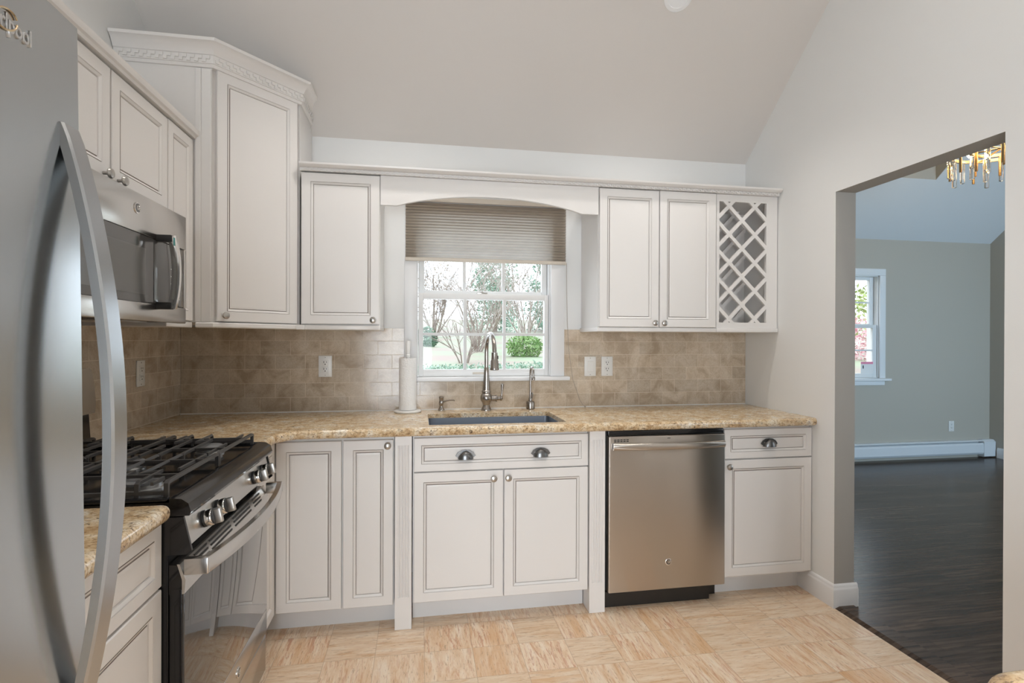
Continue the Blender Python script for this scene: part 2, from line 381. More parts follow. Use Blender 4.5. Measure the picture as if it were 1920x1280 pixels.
# ---------------------------------------------------------------- room shell
BX, LX, RX, WT = 3.058, -1.244, 2.013, 0.112       # back wall y, left wall x, right wall x, thickness of the right wall
ZC, SL = 2.417, 0.85
RIDGE = 0.60; ZR = ZC + SL*(BX-RIDGE); REAR = -1.90
DB, DR, DF = 5.08, 6.42, 0.25                      # dining room back y, right x, front y
def zceil(y): return ZC + SL*(BX-y) if y > RIDGE else ZR - SL*(RIDGE-y)
zrear = zceil(REAR)

# back wall with the window opening
wx0, wx1, wz0, wz1 = -0.022, 0.760, 1.092, 2.02
w = MB()
w.box(LX-0.15, wx0, BX, BX+0.16, 0, ZC+0.1); w.box(wx1, RX+WT, BX, BX+0.16, 0, ZC+0.1)
w.box(wx0, wx1, BX, BX+0.16, 0, wz0); w.box(wx0, wx1, BX, BX+0.16, wz1, ZC+0.1)
struct(w.build('wall_back', 'wall', smooth=0))
gable = [(REAR, 0), (BX, 0), (BX, ZC), (RIDGE, ZR), (REAR, zrear)]
w = MB(); w.prism(gable, LX-0.15, LX, 'X'); struct(w.build('wall_left', 'wall', smooth=0))
# right wall with the cased opening to the dining room
oy0, oy1, oz = 1.545, 2.316, 2.043
def zd(y): return 2.425 + SL*(DB-y)
w = MB(); w.mi = 0
w.prism([(oy1, 0), (BX, 0), (BX, zceil(BX)), (oy1, zceil(oy1))], RX, RX+WT, 'X')
w.prism([(oy0, oz), (oy1, oz), (oy1, zceil(oy1)), (oy0, zceil(oy0))], RX, RX+WT, 'X')
w.prism([(REAR, 0), (oy0, 0), (oy0, zceil(oy0)), (RIDGE, ZR), (REAR, zrear)], RX, RX+WT, 'X')
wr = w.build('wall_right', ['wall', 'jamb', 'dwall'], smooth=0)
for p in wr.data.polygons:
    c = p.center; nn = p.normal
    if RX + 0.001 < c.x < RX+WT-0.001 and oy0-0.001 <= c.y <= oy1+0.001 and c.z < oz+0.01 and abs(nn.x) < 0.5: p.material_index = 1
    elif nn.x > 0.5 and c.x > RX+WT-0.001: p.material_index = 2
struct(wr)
# rear wall behind the camera; its patio door is added to light the kitchen
w = MB(); w.box(LX-0.15, -1.1, REAR-0.15, REAR, 0, zrear); w.box(0.26, RX+WT, REAR-0.15, REAR, 0, zrear); w.box(-1.1, 0.26, REAR-0.15, REAR, 2.1, zrear)
struct(w.build('wall_rear', 'wall', smooth=0))
d3 = struct(MB().box(-1.1, -1.02, REAR-0.12, REAR-0.04, 0, 2.1).box(0.18, 0.26, REAR-0.12, REAR-0.04, 0, 2.1).box(-1.02, 0.18, REAR-0.12, REAR-0.04, 2.02, 2.1).box(-0.46, -0.38, REAR-0.12, REAR-0.04, 0, 2.02).box(-1.02, 0.18, REAR-0.12, REAR-0.04, 0, 0.08).build('added_patio_door', 'trim', smooth=0))
MB().box(-1.02, 0.18, REAR-0.085, REAR-0.08, 0.08, 2.02).build('door_glass', 'pane', d3, smooth=0)
# vaulted ceiling
LPOS = [(1.226, 2.404), (-0.10, 2.404), (0.75, 1.30), (-0.25, 1.30), (1.75, 1.30), (0.55, -0.4), (-0.5, -0.4), (1.45, -0.4)]  # first light is in view; the others are added to light the room evenly
w = MB(); T = 0.12
w.prism([(BX, ZC), (RIDGE, ZR), (RIDGE, ZR+T), (BX+0.16, ZC+T-0.1)], LX-0.15, RX+WT, 'X')
w.prism([(REAR, zrear), (RIDGE, ZR), (RIDGE, ZR+T), (REAR, zrear+T)], LX-0.15, RX+WT, 'X')
struct(w.build('ceiling', 'ceil', smooth=0))
struct(MB().box(LX-0.15, RX+0.008, REAR, BX, -0.08, 0.0).build('floor', 'floor', smooth=0))

# dining room shell
w = MB()
dx0, dx1, dz0, dz1 = 3.98, 4.958, 0.905, 2.03      # its back window
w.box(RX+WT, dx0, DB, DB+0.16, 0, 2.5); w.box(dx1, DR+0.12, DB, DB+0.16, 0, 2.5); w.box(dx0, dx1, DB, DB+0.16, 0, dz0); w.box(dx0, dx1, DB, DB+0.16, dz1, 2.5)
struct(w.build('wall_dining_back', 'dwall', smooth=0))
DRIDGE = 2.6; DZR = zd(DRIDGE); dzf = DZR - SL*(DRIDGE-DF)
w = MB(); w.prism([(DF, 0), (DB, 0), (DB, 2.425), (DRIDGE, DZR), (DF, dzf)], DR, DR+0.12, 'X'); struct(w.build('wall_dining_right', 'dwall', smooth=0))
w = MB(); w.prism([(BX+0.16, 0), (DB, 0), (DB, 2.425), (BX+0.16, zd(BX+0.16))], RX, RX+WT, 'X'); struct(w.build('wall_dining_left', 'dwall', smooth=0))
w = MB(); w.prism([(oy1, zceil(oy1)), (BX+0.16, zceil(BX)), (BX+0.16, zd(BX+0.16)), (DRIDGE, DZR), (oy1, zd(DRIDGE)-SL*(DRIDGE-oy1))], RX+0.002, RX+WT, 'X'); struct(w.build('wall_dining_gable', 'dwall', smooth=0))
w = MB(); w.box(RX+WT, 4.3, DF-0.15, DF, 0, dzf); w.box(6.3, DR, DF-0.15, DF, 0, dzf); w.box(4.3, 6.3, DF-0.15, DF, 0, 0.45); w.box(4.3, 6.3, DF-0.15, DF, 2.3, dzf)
struct(w.build('wall_dining_front', 'dwall', smooth=0))  # window opening in this unseen wall is a guess, added for light
# sloped dining ceiling with a shaft cut into it
sx0, sx1, sy0, sy1 = 3.75, 5.045, 3.35, 4.51
w = MB()
def slab(x0, x1, y0, y1): w.prism([(y0, zd(y0)), (y1, zd(y1)), (y1, zd(y1)+0.1), (y0, zd(y0)+0.1)], x0, x1, 'X')
slab(RX+WT, DR, sy1, DB); slab(RX+WT, sx0, sy0, sy1); slab(sx1, DR, sy0, sy1); slab(RX+WT, DR, DRIDGE, sy0)
w.prism([(DF, dzf), (DRIDGE, DZR), (DRIDGE, DZR+0.1), (DF, dzf+0.1)], RX+WT, DR, 'X')
struct(w.build('ceiling_dining', 'dceil', smooth=0))
w = MB(); zt = zd(sy0)+0.35
for xa_, xb_ in ((sx1-0.004, sx1-0.001), (sx0+0.001, sx0+0.004)): w.prism([(sy0+0.004, zd(sy0+0.004)+0.001), (sy1-0.001, zd(sy1)+0.002), (sy1-0.001, zt), (sy0+0.004, zt)], xa_, xb_, 'X')
w.box(sx0+0.004, sx1-0.004, sy1-0.004, sy1-0.001, zd(sy1)+0.004, zt); w.box(sx0+0.004, sx1-0.004, sy0+0.001, sy0+0.004, zd(sy0)+0.001, zt); w.box(sx0, sx1, sy0, sy1, zt, zt+0.04)
struct(w.build('trim_1', 'dwall', smooth=0))
struct(MB().box(RX+0.008, DR, DF, DB, -0.08, 0.0).build('floor_dining', 'wood', smooth=0))
# dark threshold strip between tile and oak
struct(MB().prism([(RX-0.006, 0.0), (RX+0.018, 0.009), (RX+0.098, 0.009), (RX+0.105, 0.0)], oy0, oy1, 'Y').build('trim_2', 'wood', smooth=0))

# baseboards
BB = [(0, 0), (0.014, 0), (0.014, 0.085), (0.011, 0.094), (0.009, 0.097), (0.009, 0.104), (0.004, 0.112), (0, 0.114)]
w = MB(); w.sweep([(RX, 2.556), (RX, oy1), (RX+WT+0.014, oy1)], BB); struct(w.build('baseboard_right', 'trim'))
w = MB(); w.sweep([(RX+WT, oy0), (RX, oy0), (RX, 0.56)], BB); bbx = w.build('baseboard_right.001', 'trim'); struct(bbx)
w = MB(); w.sweep([(DR, 4.99), (DR, DF)], BB); struct(w.build('baseboard_dining_right', 'trim'))

# ---------------------------------------------------------------- window over the sink
win = struct(MB().box(wx0, wx0+0.012, BX+0.003, BX+0.15, wz0, wz1).box(wx1-0.012, wx1, BX+0.003, BX+0.15, wz0, wz1).box(wx0, wx1, BX+0.003, BX+0.15, wz1-0.012, wz1).box(wx0, wx1, BX+0.003, BX+0.15, wz0, wz0+0.008).build('window_1', 'vinyl', smooth=0))
c = MB(); CY0, CY1 = BX-0.018, BX-0.0005
def casing(x0, x1, z0, z1): c.box(x0, x1, CY0, CY1, z0, z1, 0.003); 
casing(-0.085, wx0+0.004, 1.0985, wz1-0.0045); casing(wx1-0.004, 0.838, 1.0985, wz1-0.0045); casing(-0.085, 0.838, wz1-0.004, 2.09)
c.build('window_casing', 'trim', win)
MB().box(-0.10, 0.866, BX-0.045, BX+0.02, 1.075, 1.098, 0.004).build('window_sill', 'trim', win)
def sash(name, y, x0, x1, z0, z1, gx, gz, gxs, gzs, mt):
    """frame with glass opening gx x gz, bars at gxs, gzs"""
    b = MB(); 
    b.box(x0, gx[0], y, y+0.03, z0, z1, 0.002); b.box(gx[1], x1, y, y+0.03, z0, z1, 0.002); b.box(gx[0], gx[1], y, y+0.03, z0, gz[0], 0.002); b.box(gx[0], gx[1], y, y+0.03, gz[1], z1, 0.002)
    fr = b.build(name, mt, win)
    for q in gxs: MB().box(q-0.009, q+0.009, y-0.001, y+0.02, gz[0]-0.002, gz[1]+0.002, 0.002).build('muntin', mt, fr)
    for q in gzs: MB().box(gx[0]-0.002, gx[1]+0.002, y-0.0015, y+0.0195, q-0.008, q+0.008, 0.002).build('muntin', mt, fr)
    MB().box(gx[0]-0.004, gx[1]+0.004, y+0.022, y+0.026, gz[0]-0.004, gz[1]+0.004).build('pane', 'pane', fr, smooth=0)
    return fr
YL = 3.062
low = sash('lower_sash', YL, wx0+0.014, wx1-0.014, 1.101, 1.575, (0.019, 0.722), (1.141, 1.541), (0.256, 0.484), (1.342,), 'vinyl')
MB().box(0.30, 0.39, YL-0.003, YL+0.001, 1.112, 1.124, 0.0015).build('lift_rail', 'rail', low)
upp = sash('upper_sash', YL+0.045, wx0+0.014, wx1-0.014, 1.555, 2.004, (0.025, 0.716), (1.595, 1.96), (0.254, 0.484), (1.78,), 'vinyl')
lk = MB().box(0.325, 0.385, YL+0.004, YL+0.03, 1.575, 1.583, 0.002); lk.box(0.345, 0.36, YL-0.004, YL+0.012, 1.583, 1.589, 0.002); lk.build('sash_lock', 'nickel', low)

# pleated shade mounted on the casing
sh = thing('window_shade', 'beige pleated cellular shade half lowered over the kitchen sink window', 'window shade', (0.381, BX-0.019, 1.755))
s = MB((0.381, BX-0.019, 1.755)); z = 1.768; pts = []; k = 0; yb = BX-0.0215
x0, x1 = -0.080, 0.842
while z < 2.085:
    pts.append((yb - (0.0 if k % 2 else 0.009), z)); z += 0.0080; k += 1
A = [s.v((x0, y, zz)) for y, zz in pts]; B = [s.v((x1, y, zz)) for y, zz in pts]
for i in range(len(pts)-1): s.f((A[i], B[i], B[i+1], A[i+1]))
s.build('pleated_fabric', 'shade', sh, smooth=0, recalc=False)
MB((0.381, BX-0.019, 1.755)).box(x0-0.002, x1+0.002, yb-0.010, yb+0.001, 1.750, 1.770, 0.003).build('bottom_rail', 'rail', sh)
MB((0.381, BX-0.019, 1.755)).box(x0-0.002, x1+0.002, yb-0.014, yb+0.002, 2.083, 2.112, 0.003).build('head_rail', 'rail', sh)
cd = [(0.846, 3.026, 1.76), (0.848, 3.028, 1.6), (0.852, 3.030, 1.42), (0.862, 3.028, 1.25), (0.885, 3.022, 1.08), (0.925, 3.012, 0.96), (0.952, 3.006, 0.921)]
crd = MB((0.381, BX-0.019, 1.755)).tube(cd, 0.0014, 6).build('cord', 'cord', sh)
MB((0.381, BX-0.019, 1.755)).lathe([(0.002, 0), (0.005, 0.006), (0.0045, 0.012), (0.0015, 0.016)], (0.955, 3.005, 0.9145), (0, 0, 1), 10).build('cord_tassel', 'cord', crd)

# ---------------------------------------------------------------- backsplash tile
w = MB(); BY = BX-0.010
w.box(LX+0.0105, -0.0865, BY, BX-0.0005, 0.9145, 1.3725); w.box(-0.0865, 0.8395, BY, BX-0.0005, 0.9145, 1.0745); w.box(0.8395, RX-0.0005, BY, BX-0.0005, 0.9145, 1.3725)
struct(w.build('backsplash', 'tileb', smooth=0))
struct(MB().box(LX+0.0005, LX+0.010, 0.90, BX-0.0105, 0.9145, 1.3725).build('backsplash.001', 'tilel', smooth=0))
struct(MB().box(LX+0.0101, RX-0.001, BY-0.0035, BY-0.0002, 0.9142, 0.9185).build('trim_3', 'plastic', smooth=0))

# ---------------------------------------------------------------- cabinet builders (local frame: x right, y into the cabinet, z up, y = 0 is the door front)
def door(x0, x1, z0, z1, name='door', parent=None, mtx=None, rail=0.056, origin=None):
    b = MB(origin, mtx)
    R = [(0, 0.020), (0, 0.0025), (0.0025, 0), (rail-0.0135, 0), (rail-0.012, 0.0022), (rail-0.0105, 0.0003), (rail-0.003, 0.0045), (rail-0.0005, 0.0085), (rail+0.002, 0.0058), (rail+0.010, 0.0050)]
    gl = {4, 7}
    rings = []
    for i, y in R: rings.append([b.v(p) for p in ((x0+i, y, z0+i), (x1-i, y, z0+i), (x1-i, y, z1-i), (x0+i, y, z1-i))])
    for k, (A, B) in enumerate(zip(rings, rings[1:])):
        for j in range(4): b.f((A[j], A[(j+1) % 4], B[(j+1) % 4], B[j]), 1 if k in gl else 0)
    b.f(rings[-1], 0); b.f(rings[0][::-1], 0)
    return b.build(name, ['cab', 'glaze'], parent, smooth=0)
KN = [(0.0055, 0.0), (0.0050, 0.010), (0.0075, 0.014), (0.0145, 0.017), (0.0160, 0.021), (0.0135, 0.026), (0.0075, 0.0285), (0, 0.029)]
def knob(parent, x, z, mtx=None, y=0.0, sc_=1.0):
    b = MB(None, mtx); b.lathe([(r*sc_, h*sc_) for r, h in KN], (x, y-0.0005, z), (0, -1, 0), 20); return b.build('knob', 'nickel', parent)
def cup_pull(parent, x, z):
    b = MB(); nu, nv = 20, 8; a, h, p = 0.039, 0.038, 0.026; grid = []
    for i in range(nv+1):
        ph = PI/2*i/nv; row = []
        for j in range(nu+1):
            th = PI*j/nu
            # quarter ellipsoid, open underneath
            row.append(b.v((x - a*math.cos(th)*max(math.cos(ph), 0)**0.55*0.93, -0.004 - p*math.sin(th)*max(math.cos(ph*0.98), 0)**0.7 , z - 0.018 + h*math.sin(ph)*(0.55+0.45*math.sin(th)))))
        grid.append(row)
    for A, B in zip(grid, grid[1:]):
        for j in range(nu): b.f((A[j], A[j+1], B[j+1], B[j]))
    # back flange with ears
    ear = [(-0.047, -0.004), (-0.040, -0.010), (-0.030, -0.012), (-0.030, 0.004), (0.030, 0.004), (0.030, -0.012), (0.040, -0.010), (0.047, -0.004), (0.036, 0.012), (0.018, 0.0215), (0, 0.0235), (-0.018, 0.0215), (-0.036, 0.012)]
    b.prism([(x+q[0], z+q[1]) for q in ear], -0.0045, -0.0005, 'Y')
    return b.build('cup_pull', 'pewter', parent, smooth=50, recalc=False)
LIP = [(0, 0), (0.012, 0), (0.015, 0.003), (0.015, 0.012), (0.011, 0.020), (0, 0.021)]

# ---- base cabinets along the back wall
YB = 2.466; DEP = 0.588
def base_carcass(t, x0, x1, toe=True, side_l=False):
    MB().box(x0, x1, 0.0205, DEP, 0.104, 0.8745).build('carcass', 'cab', t, smooth=0)
    if toe: MB().box(x0, x1, 0.088, 0.104, 0.0005, 0.1035).build('toe_kick', 'toe', t, smooth=0)
sink_c = thing('sink_cabinet', 'white sink base cabinet with a false drawer, two cup pulls and two doors', 'cabinet', (-0.031, YB, 0))
o = -0.031
b = MB(); b.box(0.001, 0.019, 0.0405, DEP, 0.122, 0.8745); b.box(0.814, 0.832, 0.0405, DEP, 0.122, 0.8745); b.box(0.001, 0.832, 0.0405, DEP, 0.104, 0.122)
b.box(0.001, 0.832, 0.0205, 0.0330, 0.104, 0.8745); b.build('carcass', 'cab', sink_c, smooth=0)
MB().box(0.001, 0.832, 0.088, 0.104, 0.0005, 0.1035).build('toe_kick', 'toe', sink_c, smooth=0)
dr = door(0.006, 0.831, 0.7075, 0.861, 'drawer_front', sink_c, rail=0.046); cup_pull(dr, 0.241, 0.779); cup_pull(dr, 0.596, 0.779)
d1 = door(0.006, 0.4175, 0.110, 0.7015, parent=sink_c); knob(d1, 0.371, 0.667)
d2 = door(0.4225, 0.831, 0.110, 0.7015, parent=sink_c); knob(d2, 0.440, 0.667)
drw_c = thing('drawer_cabinet', 'narrow white base cabinet with one drawer over one door, right of the dishwasher', 'cabinet', (1.512, YB, 0))
base_carcass(drw_c, 0.002, 0.497)
dr = door(0.003, 0.497, 0.713, 0.861, 'drawer_front', drw_c, rail=0.046); cup_pull(dr, 0.250, 0.789)
d1 = door(0.003, 0.497, 0.117, 0.706, parent=drw_c); knob(d1, 0.021, 0.676)
# ---- corner base cabinet, L-shaped
RY0, RY1 = 1.437, 2.175                            # the range's span along the left wall
cor = thing('corner_cabinet', 'white L-shaped corner base cabinet with tall narrow doors beside the range', 'cabinet', (-0.620, YB, 0))
b = MB((-0.620, YB, 0))
Lp = [(LX+0.002, RY1+0.004), (-0.6405, RY1+0.004), (-0.6405, YB+0.0205), (-0.113, YB+0.0205), (-0.113, BX-0.004), (LX+0.002, BX-0.004)]
b.prism(Lp, 0.104, 0.8745); b.build('carcass', 'cab', cor, smooth=0)
b = MB((-0.620, YB, 0)); b.prism([(LX+0.002, RY1+0.006), (-0.700, RY1+0.006), (-0.700, YB+0.088), (-0.113, YB+0.088), (-0.113, BX-0.01), (LX+0.002, BX-0.01)], 0.0005, 0.1035); b.build('toe_kick', 'toe', cor, smooth=0)
door(0.002, 0.2775, 0.110, 0.858, parent=cor)
d2 = door(0.2845, 0.5035, 0.110, 0.858, parent=cor); knob(d2, 0.479, 0.833)
door(-0.274, -0.006, 0.110, 0.858, parent=cor, mtx=Matrix.Rotation(PI/2, 4, 'Z'))
# ---- fluted posts
def post(x0, x1, label):
    t = thing('fluted_post', label, 'post', ((x0+x1)/2, YB-0.010, 0), group='fluted posts in the base cabinets')
    b = MB(((x0+x1)/2, YB-0.010, 0)); y0 = YB-0.010; W_ = x1-x0; n = 4; fw = 0.0075; gap = (W_-0.022)/n
    b.box(x0, x1, y0, YB+0.10, 0.0005, 0.145); b.box(x0, x1, y0, YB+0.10, 0.832, 0.8745)
    P = [(x0, YB+0.10), (x0, y0)]
    for k in range(n):
        cx_ = x0+0.011+gap*(k+0.5)
        P += [(cx_-fw/2-0.001, y0), (cx_-fw/2+0.001, y0+0.0035), (cx_, y0+0.0048), (cx_+fw/2-0.001, y0+0.0035), (cx_+fw/2+0.001, y0)]
    P += [(x1, y0), (x1, YB+0.10)]
    b.prism(P, 0.145, 0.832); b.build('shaft', 'cab', t, smooth=0)
post(-0.1085, -0.034, 'white fluted post between the corner cabinet and the sink cabinet')
post(0.8045, 0.882, 'white fluted post between the sink cabinet and the dishwasher')

# ---- upper cabinets
YU = 2.734; UDEP = BX-YU-0.003
def wall_cab(t, x0, x1, z0, z1, dep, lip=True, m='cab'):
    MB().box(x0, x1, 0.0205, dep, z0, z1).build('carcass', m, t, smooth=0)
def lip(t, x0, x1, zb, y=0.0, ends=(True, True), dep=UDEP):
    pth = ([(x0, dep)] if ends[0] else []) + [(x0, y), (x1, y)] + ([(x1, dep)] if ends[1] else [])
    MB().sweep(pth, LIP, zb).build('light_rail', 'cab', t)
t1 = thing('wall_cabinet', 'white single-door wall cabinet to the left of the sink window', 'cabinet', (-0.575, YU, 0))
wall_cab(t1, 0.001, 0.378, 1.381, 2.129, UDEP)
d = door(0.005, 0.376, 1.3855, 2.1245, parent=t1); knob(d, 0.346, 1.406)
MB().box(0.001, 0.379, 0.004, UDEP, 1.3575, 1.3805, 0.003).build('light_rail', 'cab', t1)
t2 = thing('wall_cabinet', 'white double-door wall cabinet to the right of the sink window', 'cabinet', (0.943, YU, 0))
wall_cab(t2, 0.001, 0.686, 1.381, 2.129, UDEP)
d = door(0.004, 0.3425, 1.3825, 2.1255, parent=t2); knob(d, 0.314, 1.405)
d = door(0.3475, 0.681, 1.3825, 2.1275, parent=t2); knob(d, 0.368, 1.404)
MB().box(-0.008, 0.686, 0.004, UDEP, 1.3575, 1.3805, 0.003).build('light_rail', 'cab', t2)
# wine rack
t3 = thing('wine_rack', 'white wall cabinet with an open diagonal lattice wine rack in the corner', 'wine rack', (1.632, YU, 0))
cw, z0, z1 = 0.377, 1.381, 2.129; ox0, ox1, oz0, oz1 = 0.018, 0.309, 1.412, 2.090; yf = 0.012
b = MB(); b.box(0, ox0, yf, UDEP, z0, z1); b.box(ox1, cw, yf, 0.03, z0, z1); b.box(cw-0.012, cw, 0.03, UDEP, z0, z1); b.box(ox0, ox1, yf, 0.03, z0, oz0); b.box(ox0, ox1, yf, 0.03, oz1, z1)
b.box(ox0, cw-0.012, 0.03, UDEP, z0, oz0-0.006); b.box(ox0, cw-0.012, 0.03, UDEP, oz1+0.006, z1); b.box(ox0, cw-0.012, UDEP-0.012, UDEP, oz0-0.006, oz1+0.006)
b.build('carcass', 'cab', t3, smooth=0)
MB().box(-0.002, cw+0.001, 0.004, UDEP, 1.3575, 1.3805, 0.003).build('light_rail', 'cab', t3)
def lattice(yy, th, name, mm, wd=0.020):
    """crossing slats clipped to the opening"""
    b = MB(); cx0, cx1, cz0, cz1 = ox0, ox1, oz0, oz1; sp = 0.1585
    def slat(x, zz, s_):    # line through (x,zz) with slope s_
        hw = wd/2*math.sqrt(2)
        poly = [(cx0, zz + s_*(cx0-x) - hw), (cx1, zz + s_*(cx1-x) - hw), (cx1, zz + s_*(cx1-x) + hw), (cx0, zz + s_*(cx0-x) + hw)]
        for zlim, sg in ((cz0, 1), (cz1, -1)):
            out = []
            for i in range(len(poly)):
                p, q = poly[i-1], poly[i]; ip = (p[1]-zlim)*sg >= 0; iq = (q[1]-zlim)*sg >= 0
                if ip != iq:
                    u = (zlim-p[1])/(q[1]-p[1]); out.append((p[0]+u*(q[0]-p[0]), zlim))
                if iq: out.append(q)
            poly = out
            if len(poly) < 3: return
        e_ = 0.0007 if s_ > 0 else 0.0; b.prism(poly, yy+e_, yy+th-e_, 'Y')
    xa = ox0 + 0.060; za = oz1 - 0.024
    for k in range(-3, 8):
        slat(xa, za - k*sp, 1.0); slat(xa, za - k*sp, -1.0)
    return b.build(name, mm, t3, smooth=0)
lattice(yf-0.001, 0.011, 'front_lattice', 'cab'); lattice(yf+0.20, 0.011, 'rear_lattice', 'cab')

# valance with an arched lower edge
va = thing('valance', 'white arched wooden valance bridging the two cabinets above the sink window', 'valance', (0.37, YU+0.008, 1.982))
P = [(-0.195, 2.129), (-0.195, 1.983), (-0.115, 1.983)]
for k in range(1, 20):
    u = k/20; x = -0.115 + u*(0.848+0.115); P.append((x, 1.983 + 0.064*(1-(2*u-1)**2)**0.9))
P += [(0.848, 1.983), (0.942, 1.983), (0.942, 2.129)]
MB((0.37, YU+0.008, 1.982)).prism(P, YU+0.006, YU+0.026, 'Y').build('valance_board', 'cab', va, smooth=30)

# long crown strip over the back run
cr = thing('crown_molding', 'long white crown strip with a dentil band above the window and wine rack', 'molding', (0.70, YU, 2.130))
OR = (0.70, YU, 2.130)
CP = [(-0.02, 0), (0.006, 0), (0.008, 0.014), (0.022, 0.016), (0.036, 0.026), (0.038, 0.034), (-0.02, 0.034)]
MB(OR).sweep([(-0.575, YU), (2.009, YU)], CP, 2.1305).build('cap', 'cab', cr)
MB(OR).box(-0.575, 2.009, YU+0.015, BX-0.30, 2.1305, 2.150).build('top_board', 'cab', cr, smooth=0)
def dentils(b, path, out, z0, zh, pitch, wd, rows=1):
    for a, c_ in zip(path, path[1:]):
        a = Vector(a); c_ = Vector(c_); d = (c_-a); L = d.length; d.normalize(); nn = Vector((d.y, -d.x)); k = 0
        x = pitch*0.5
        while x < L-wd*0.5:
            for r in range(rows):
                xx = x + (pitch/2 if r % 2 else 0)
                p = a + d*(xx-wd/2); q = a + d*min(xx+wd/2, L); zz0 = z0 + r*zh
                pl = [p, q, q+nn*out, p+nn*out]
                b.prism([(v_.x, v_.y) for v_ in pl], zz0, zz0+zh)
            x += pitch
b = MB(OR); dentils(b, [(-0.57, YU-0.006), (2.006, YU-0.006)], 0.007, 2.1315, 0.0062, 0.024, 0.012, 2); b.build('dentil_band', 'cab', cr, smooth=0)

# ---- tall diagonal corner wall cabinet
PA, PB = Vector((-0.866, 2.448)), Vector((-0.580, 2.752)); dd = (PB-PA).normalized(); ni = Vector((-dd.y, dd.x)); ang = math.atan2(dd.y, dd.x); FL = (PB-PA).length
tc_ = thing('corner_wall_cabinet', 'tall white diagonal corner wall cabinet with heavy crown, taller than its neighbours', 'cabinet', (PA.x, PA.y, 0), ang)
ORI = None
inv = Matrix.Rotation(-ang, 4, 'Z') @ Matrix.Translation((-PA.x, -PA.y, 0))
pa = PA + ni*0.0205; pb = PB + ni*0.0205
b = MB(None, inv); b.prism([(LX+0.002, 2.449), (PA.x-0.004, 2.449), (pa.x, pa.y), (pb.x, pb.y), (PB.x-0.002, PB.y+0.006), (PB.x-0.002, BX-0.003), (LX+0.002, BX-0.003)], 1.381, 2.545); b.build('carcass', 'cab', tc_, smooth=0)
d = door(0.018, FL-0.012, 1.386, 2.458, parent=tc_); knob(d, 0.046, 1.411)
b = MB(None, inv); b.box(-0.935, -0.912, 2.4425, 2.449, 1.381, 2.452, 0.002); b.box(-0.912, -0.872, 2.4435, 2.449, 1.381, 2.452, 0.0035); b.build('side_stile', 'cab', tc_, smooth=0)
pth = [(LX+0.003, 2.448), (PA.x, PA.y), (PB.x, PB.y), (PB.x, BX-0.004)]
lipb = MB(None, inv).sweep([(-0.93, 2.448), (PA.x, PA.y), (PB.x, PB.y), (PB.x, BX-0.34)], [(-0.03, 0), (0.006, 0), (0.010, 0.004), (0.010, 0.018), (0.006, 0.0225), (-0.03, 0.0225)], 1.358).build('light_rail', 'cab', tc_)
CR = [(-0.02, 0), (0.006, 0), (0.010, 0.008), (0.010, 0.012), (0.014, 0.014), (0.014, 0.048), (0.018, 0.050), (0.019, 0.054), (0.024, 0.062), (0.034, 0.080), (0.046, 0.090), (0.052, 0.092), (0.054, 0.104), (-0.02, 0.104)]
crn = MB(None, inv).sweep(pth, CR, 2.456).build('crown', 'cab', tc_)
b = MB(None, inv); off = 0.014
pp = [Vector(p) for p in pth]; nrm = []
for a, c_ in zip(pp, pp[1:]): q = (c_-a).normalized(); nrm.append(Vector((q.y, -q.x)))
op = [pp[0]+nrm[0]*off]
for i in (1, 2): q = nrm[i-1]+nrm[i]; op.append(pp[i] + q*(off/q.dot(nrm[i])))
op.append(pp[3]+nrm[2]*off)
dentils(b, op, 0.005, 2.474, 0.013, 0.030, 0.015, 2); b.build('dentil_band', 'cab', crn, smooth=0)

# ---- left wall: cabinet over the microwave and a narrow one beside it
XU = -0.940; R90 = PI/2
LDEP = abs(LX-XU)-0.003
t4 = thing('wall_cabinet', 'short white two-door wall cabinet directly above the microwave', 'cabinet', (XU, 1.440, 0), R90)
wall_cab(t4, 0.0, 0.770, 1.772, 2.150, LDEP)
d = door(0.010, 0.391, 1.795, 2.142, parent=t4); knob(d, 0.352, 1.808)
d = door(0.401, 0.769, 1.795, 2.142, parent=t4); knob(d, 0.432, 1.808)
t5 = thing('wall_cabinet', 'very narrow tall white wall cabinet between the microwave and the corner cabinet', 'cabinet', (XU, 2.212, 0), R90)
wall_cab(t5, 0.0, 0.232, 1.381, 2.150, LDEP)
door(0.006, 0.227, 1.3855, 2.145, parent=t5, rail=0.052)
MB().box(0.0, 0.232, 0.004, LDEP, 1.3575, 1.3805, 0.003).build('light_rail', 'cab', t5)
cr2 = thing('crown_molding', 'plain white crown strip above the microwave cabinet doors on the left wall', 'molding', (XU, 1.90, 2.151))
MB((XU, 1.90, 2.151)).sweep([(XU, 1.20), (XU, 2.447)], [(-0.03, 0), (0.008, 0), (0.012, 0.008), (0.020, 0.012), (0.024, 0.024), (0.024, 0.032), (-0.03, 0.032)], 2.1515).build('cap', 'cab', cr2)
# ---- left base cabinet between fridge and range
LB0 = 0.930
t6 = thing('drawer_cabinet', 'white base cabinet with a drawer over a door, between refrigerator and range', 'cabinet', (-0.620, LB0, 0), R90)
LBD = abs(LX+0.620)-0.003; LW = 1.434-LB0
MB().box(0, LW, 0.0205, LBD, 0.104, 0.8745).build('carcass', 'cab', t6, smooth=0)
MB().box(0, LW, 0.088, 0.104, 0.0005, 0.1035).build('toe_kick', 'toe', t6, smooth=0)
door(0.004, LW-0.004, 0.704, 0.862, 'drawer_front', t6, rail=0.046); door(0.004, LW-0.004, 0.110, 0.697, parent=t6)

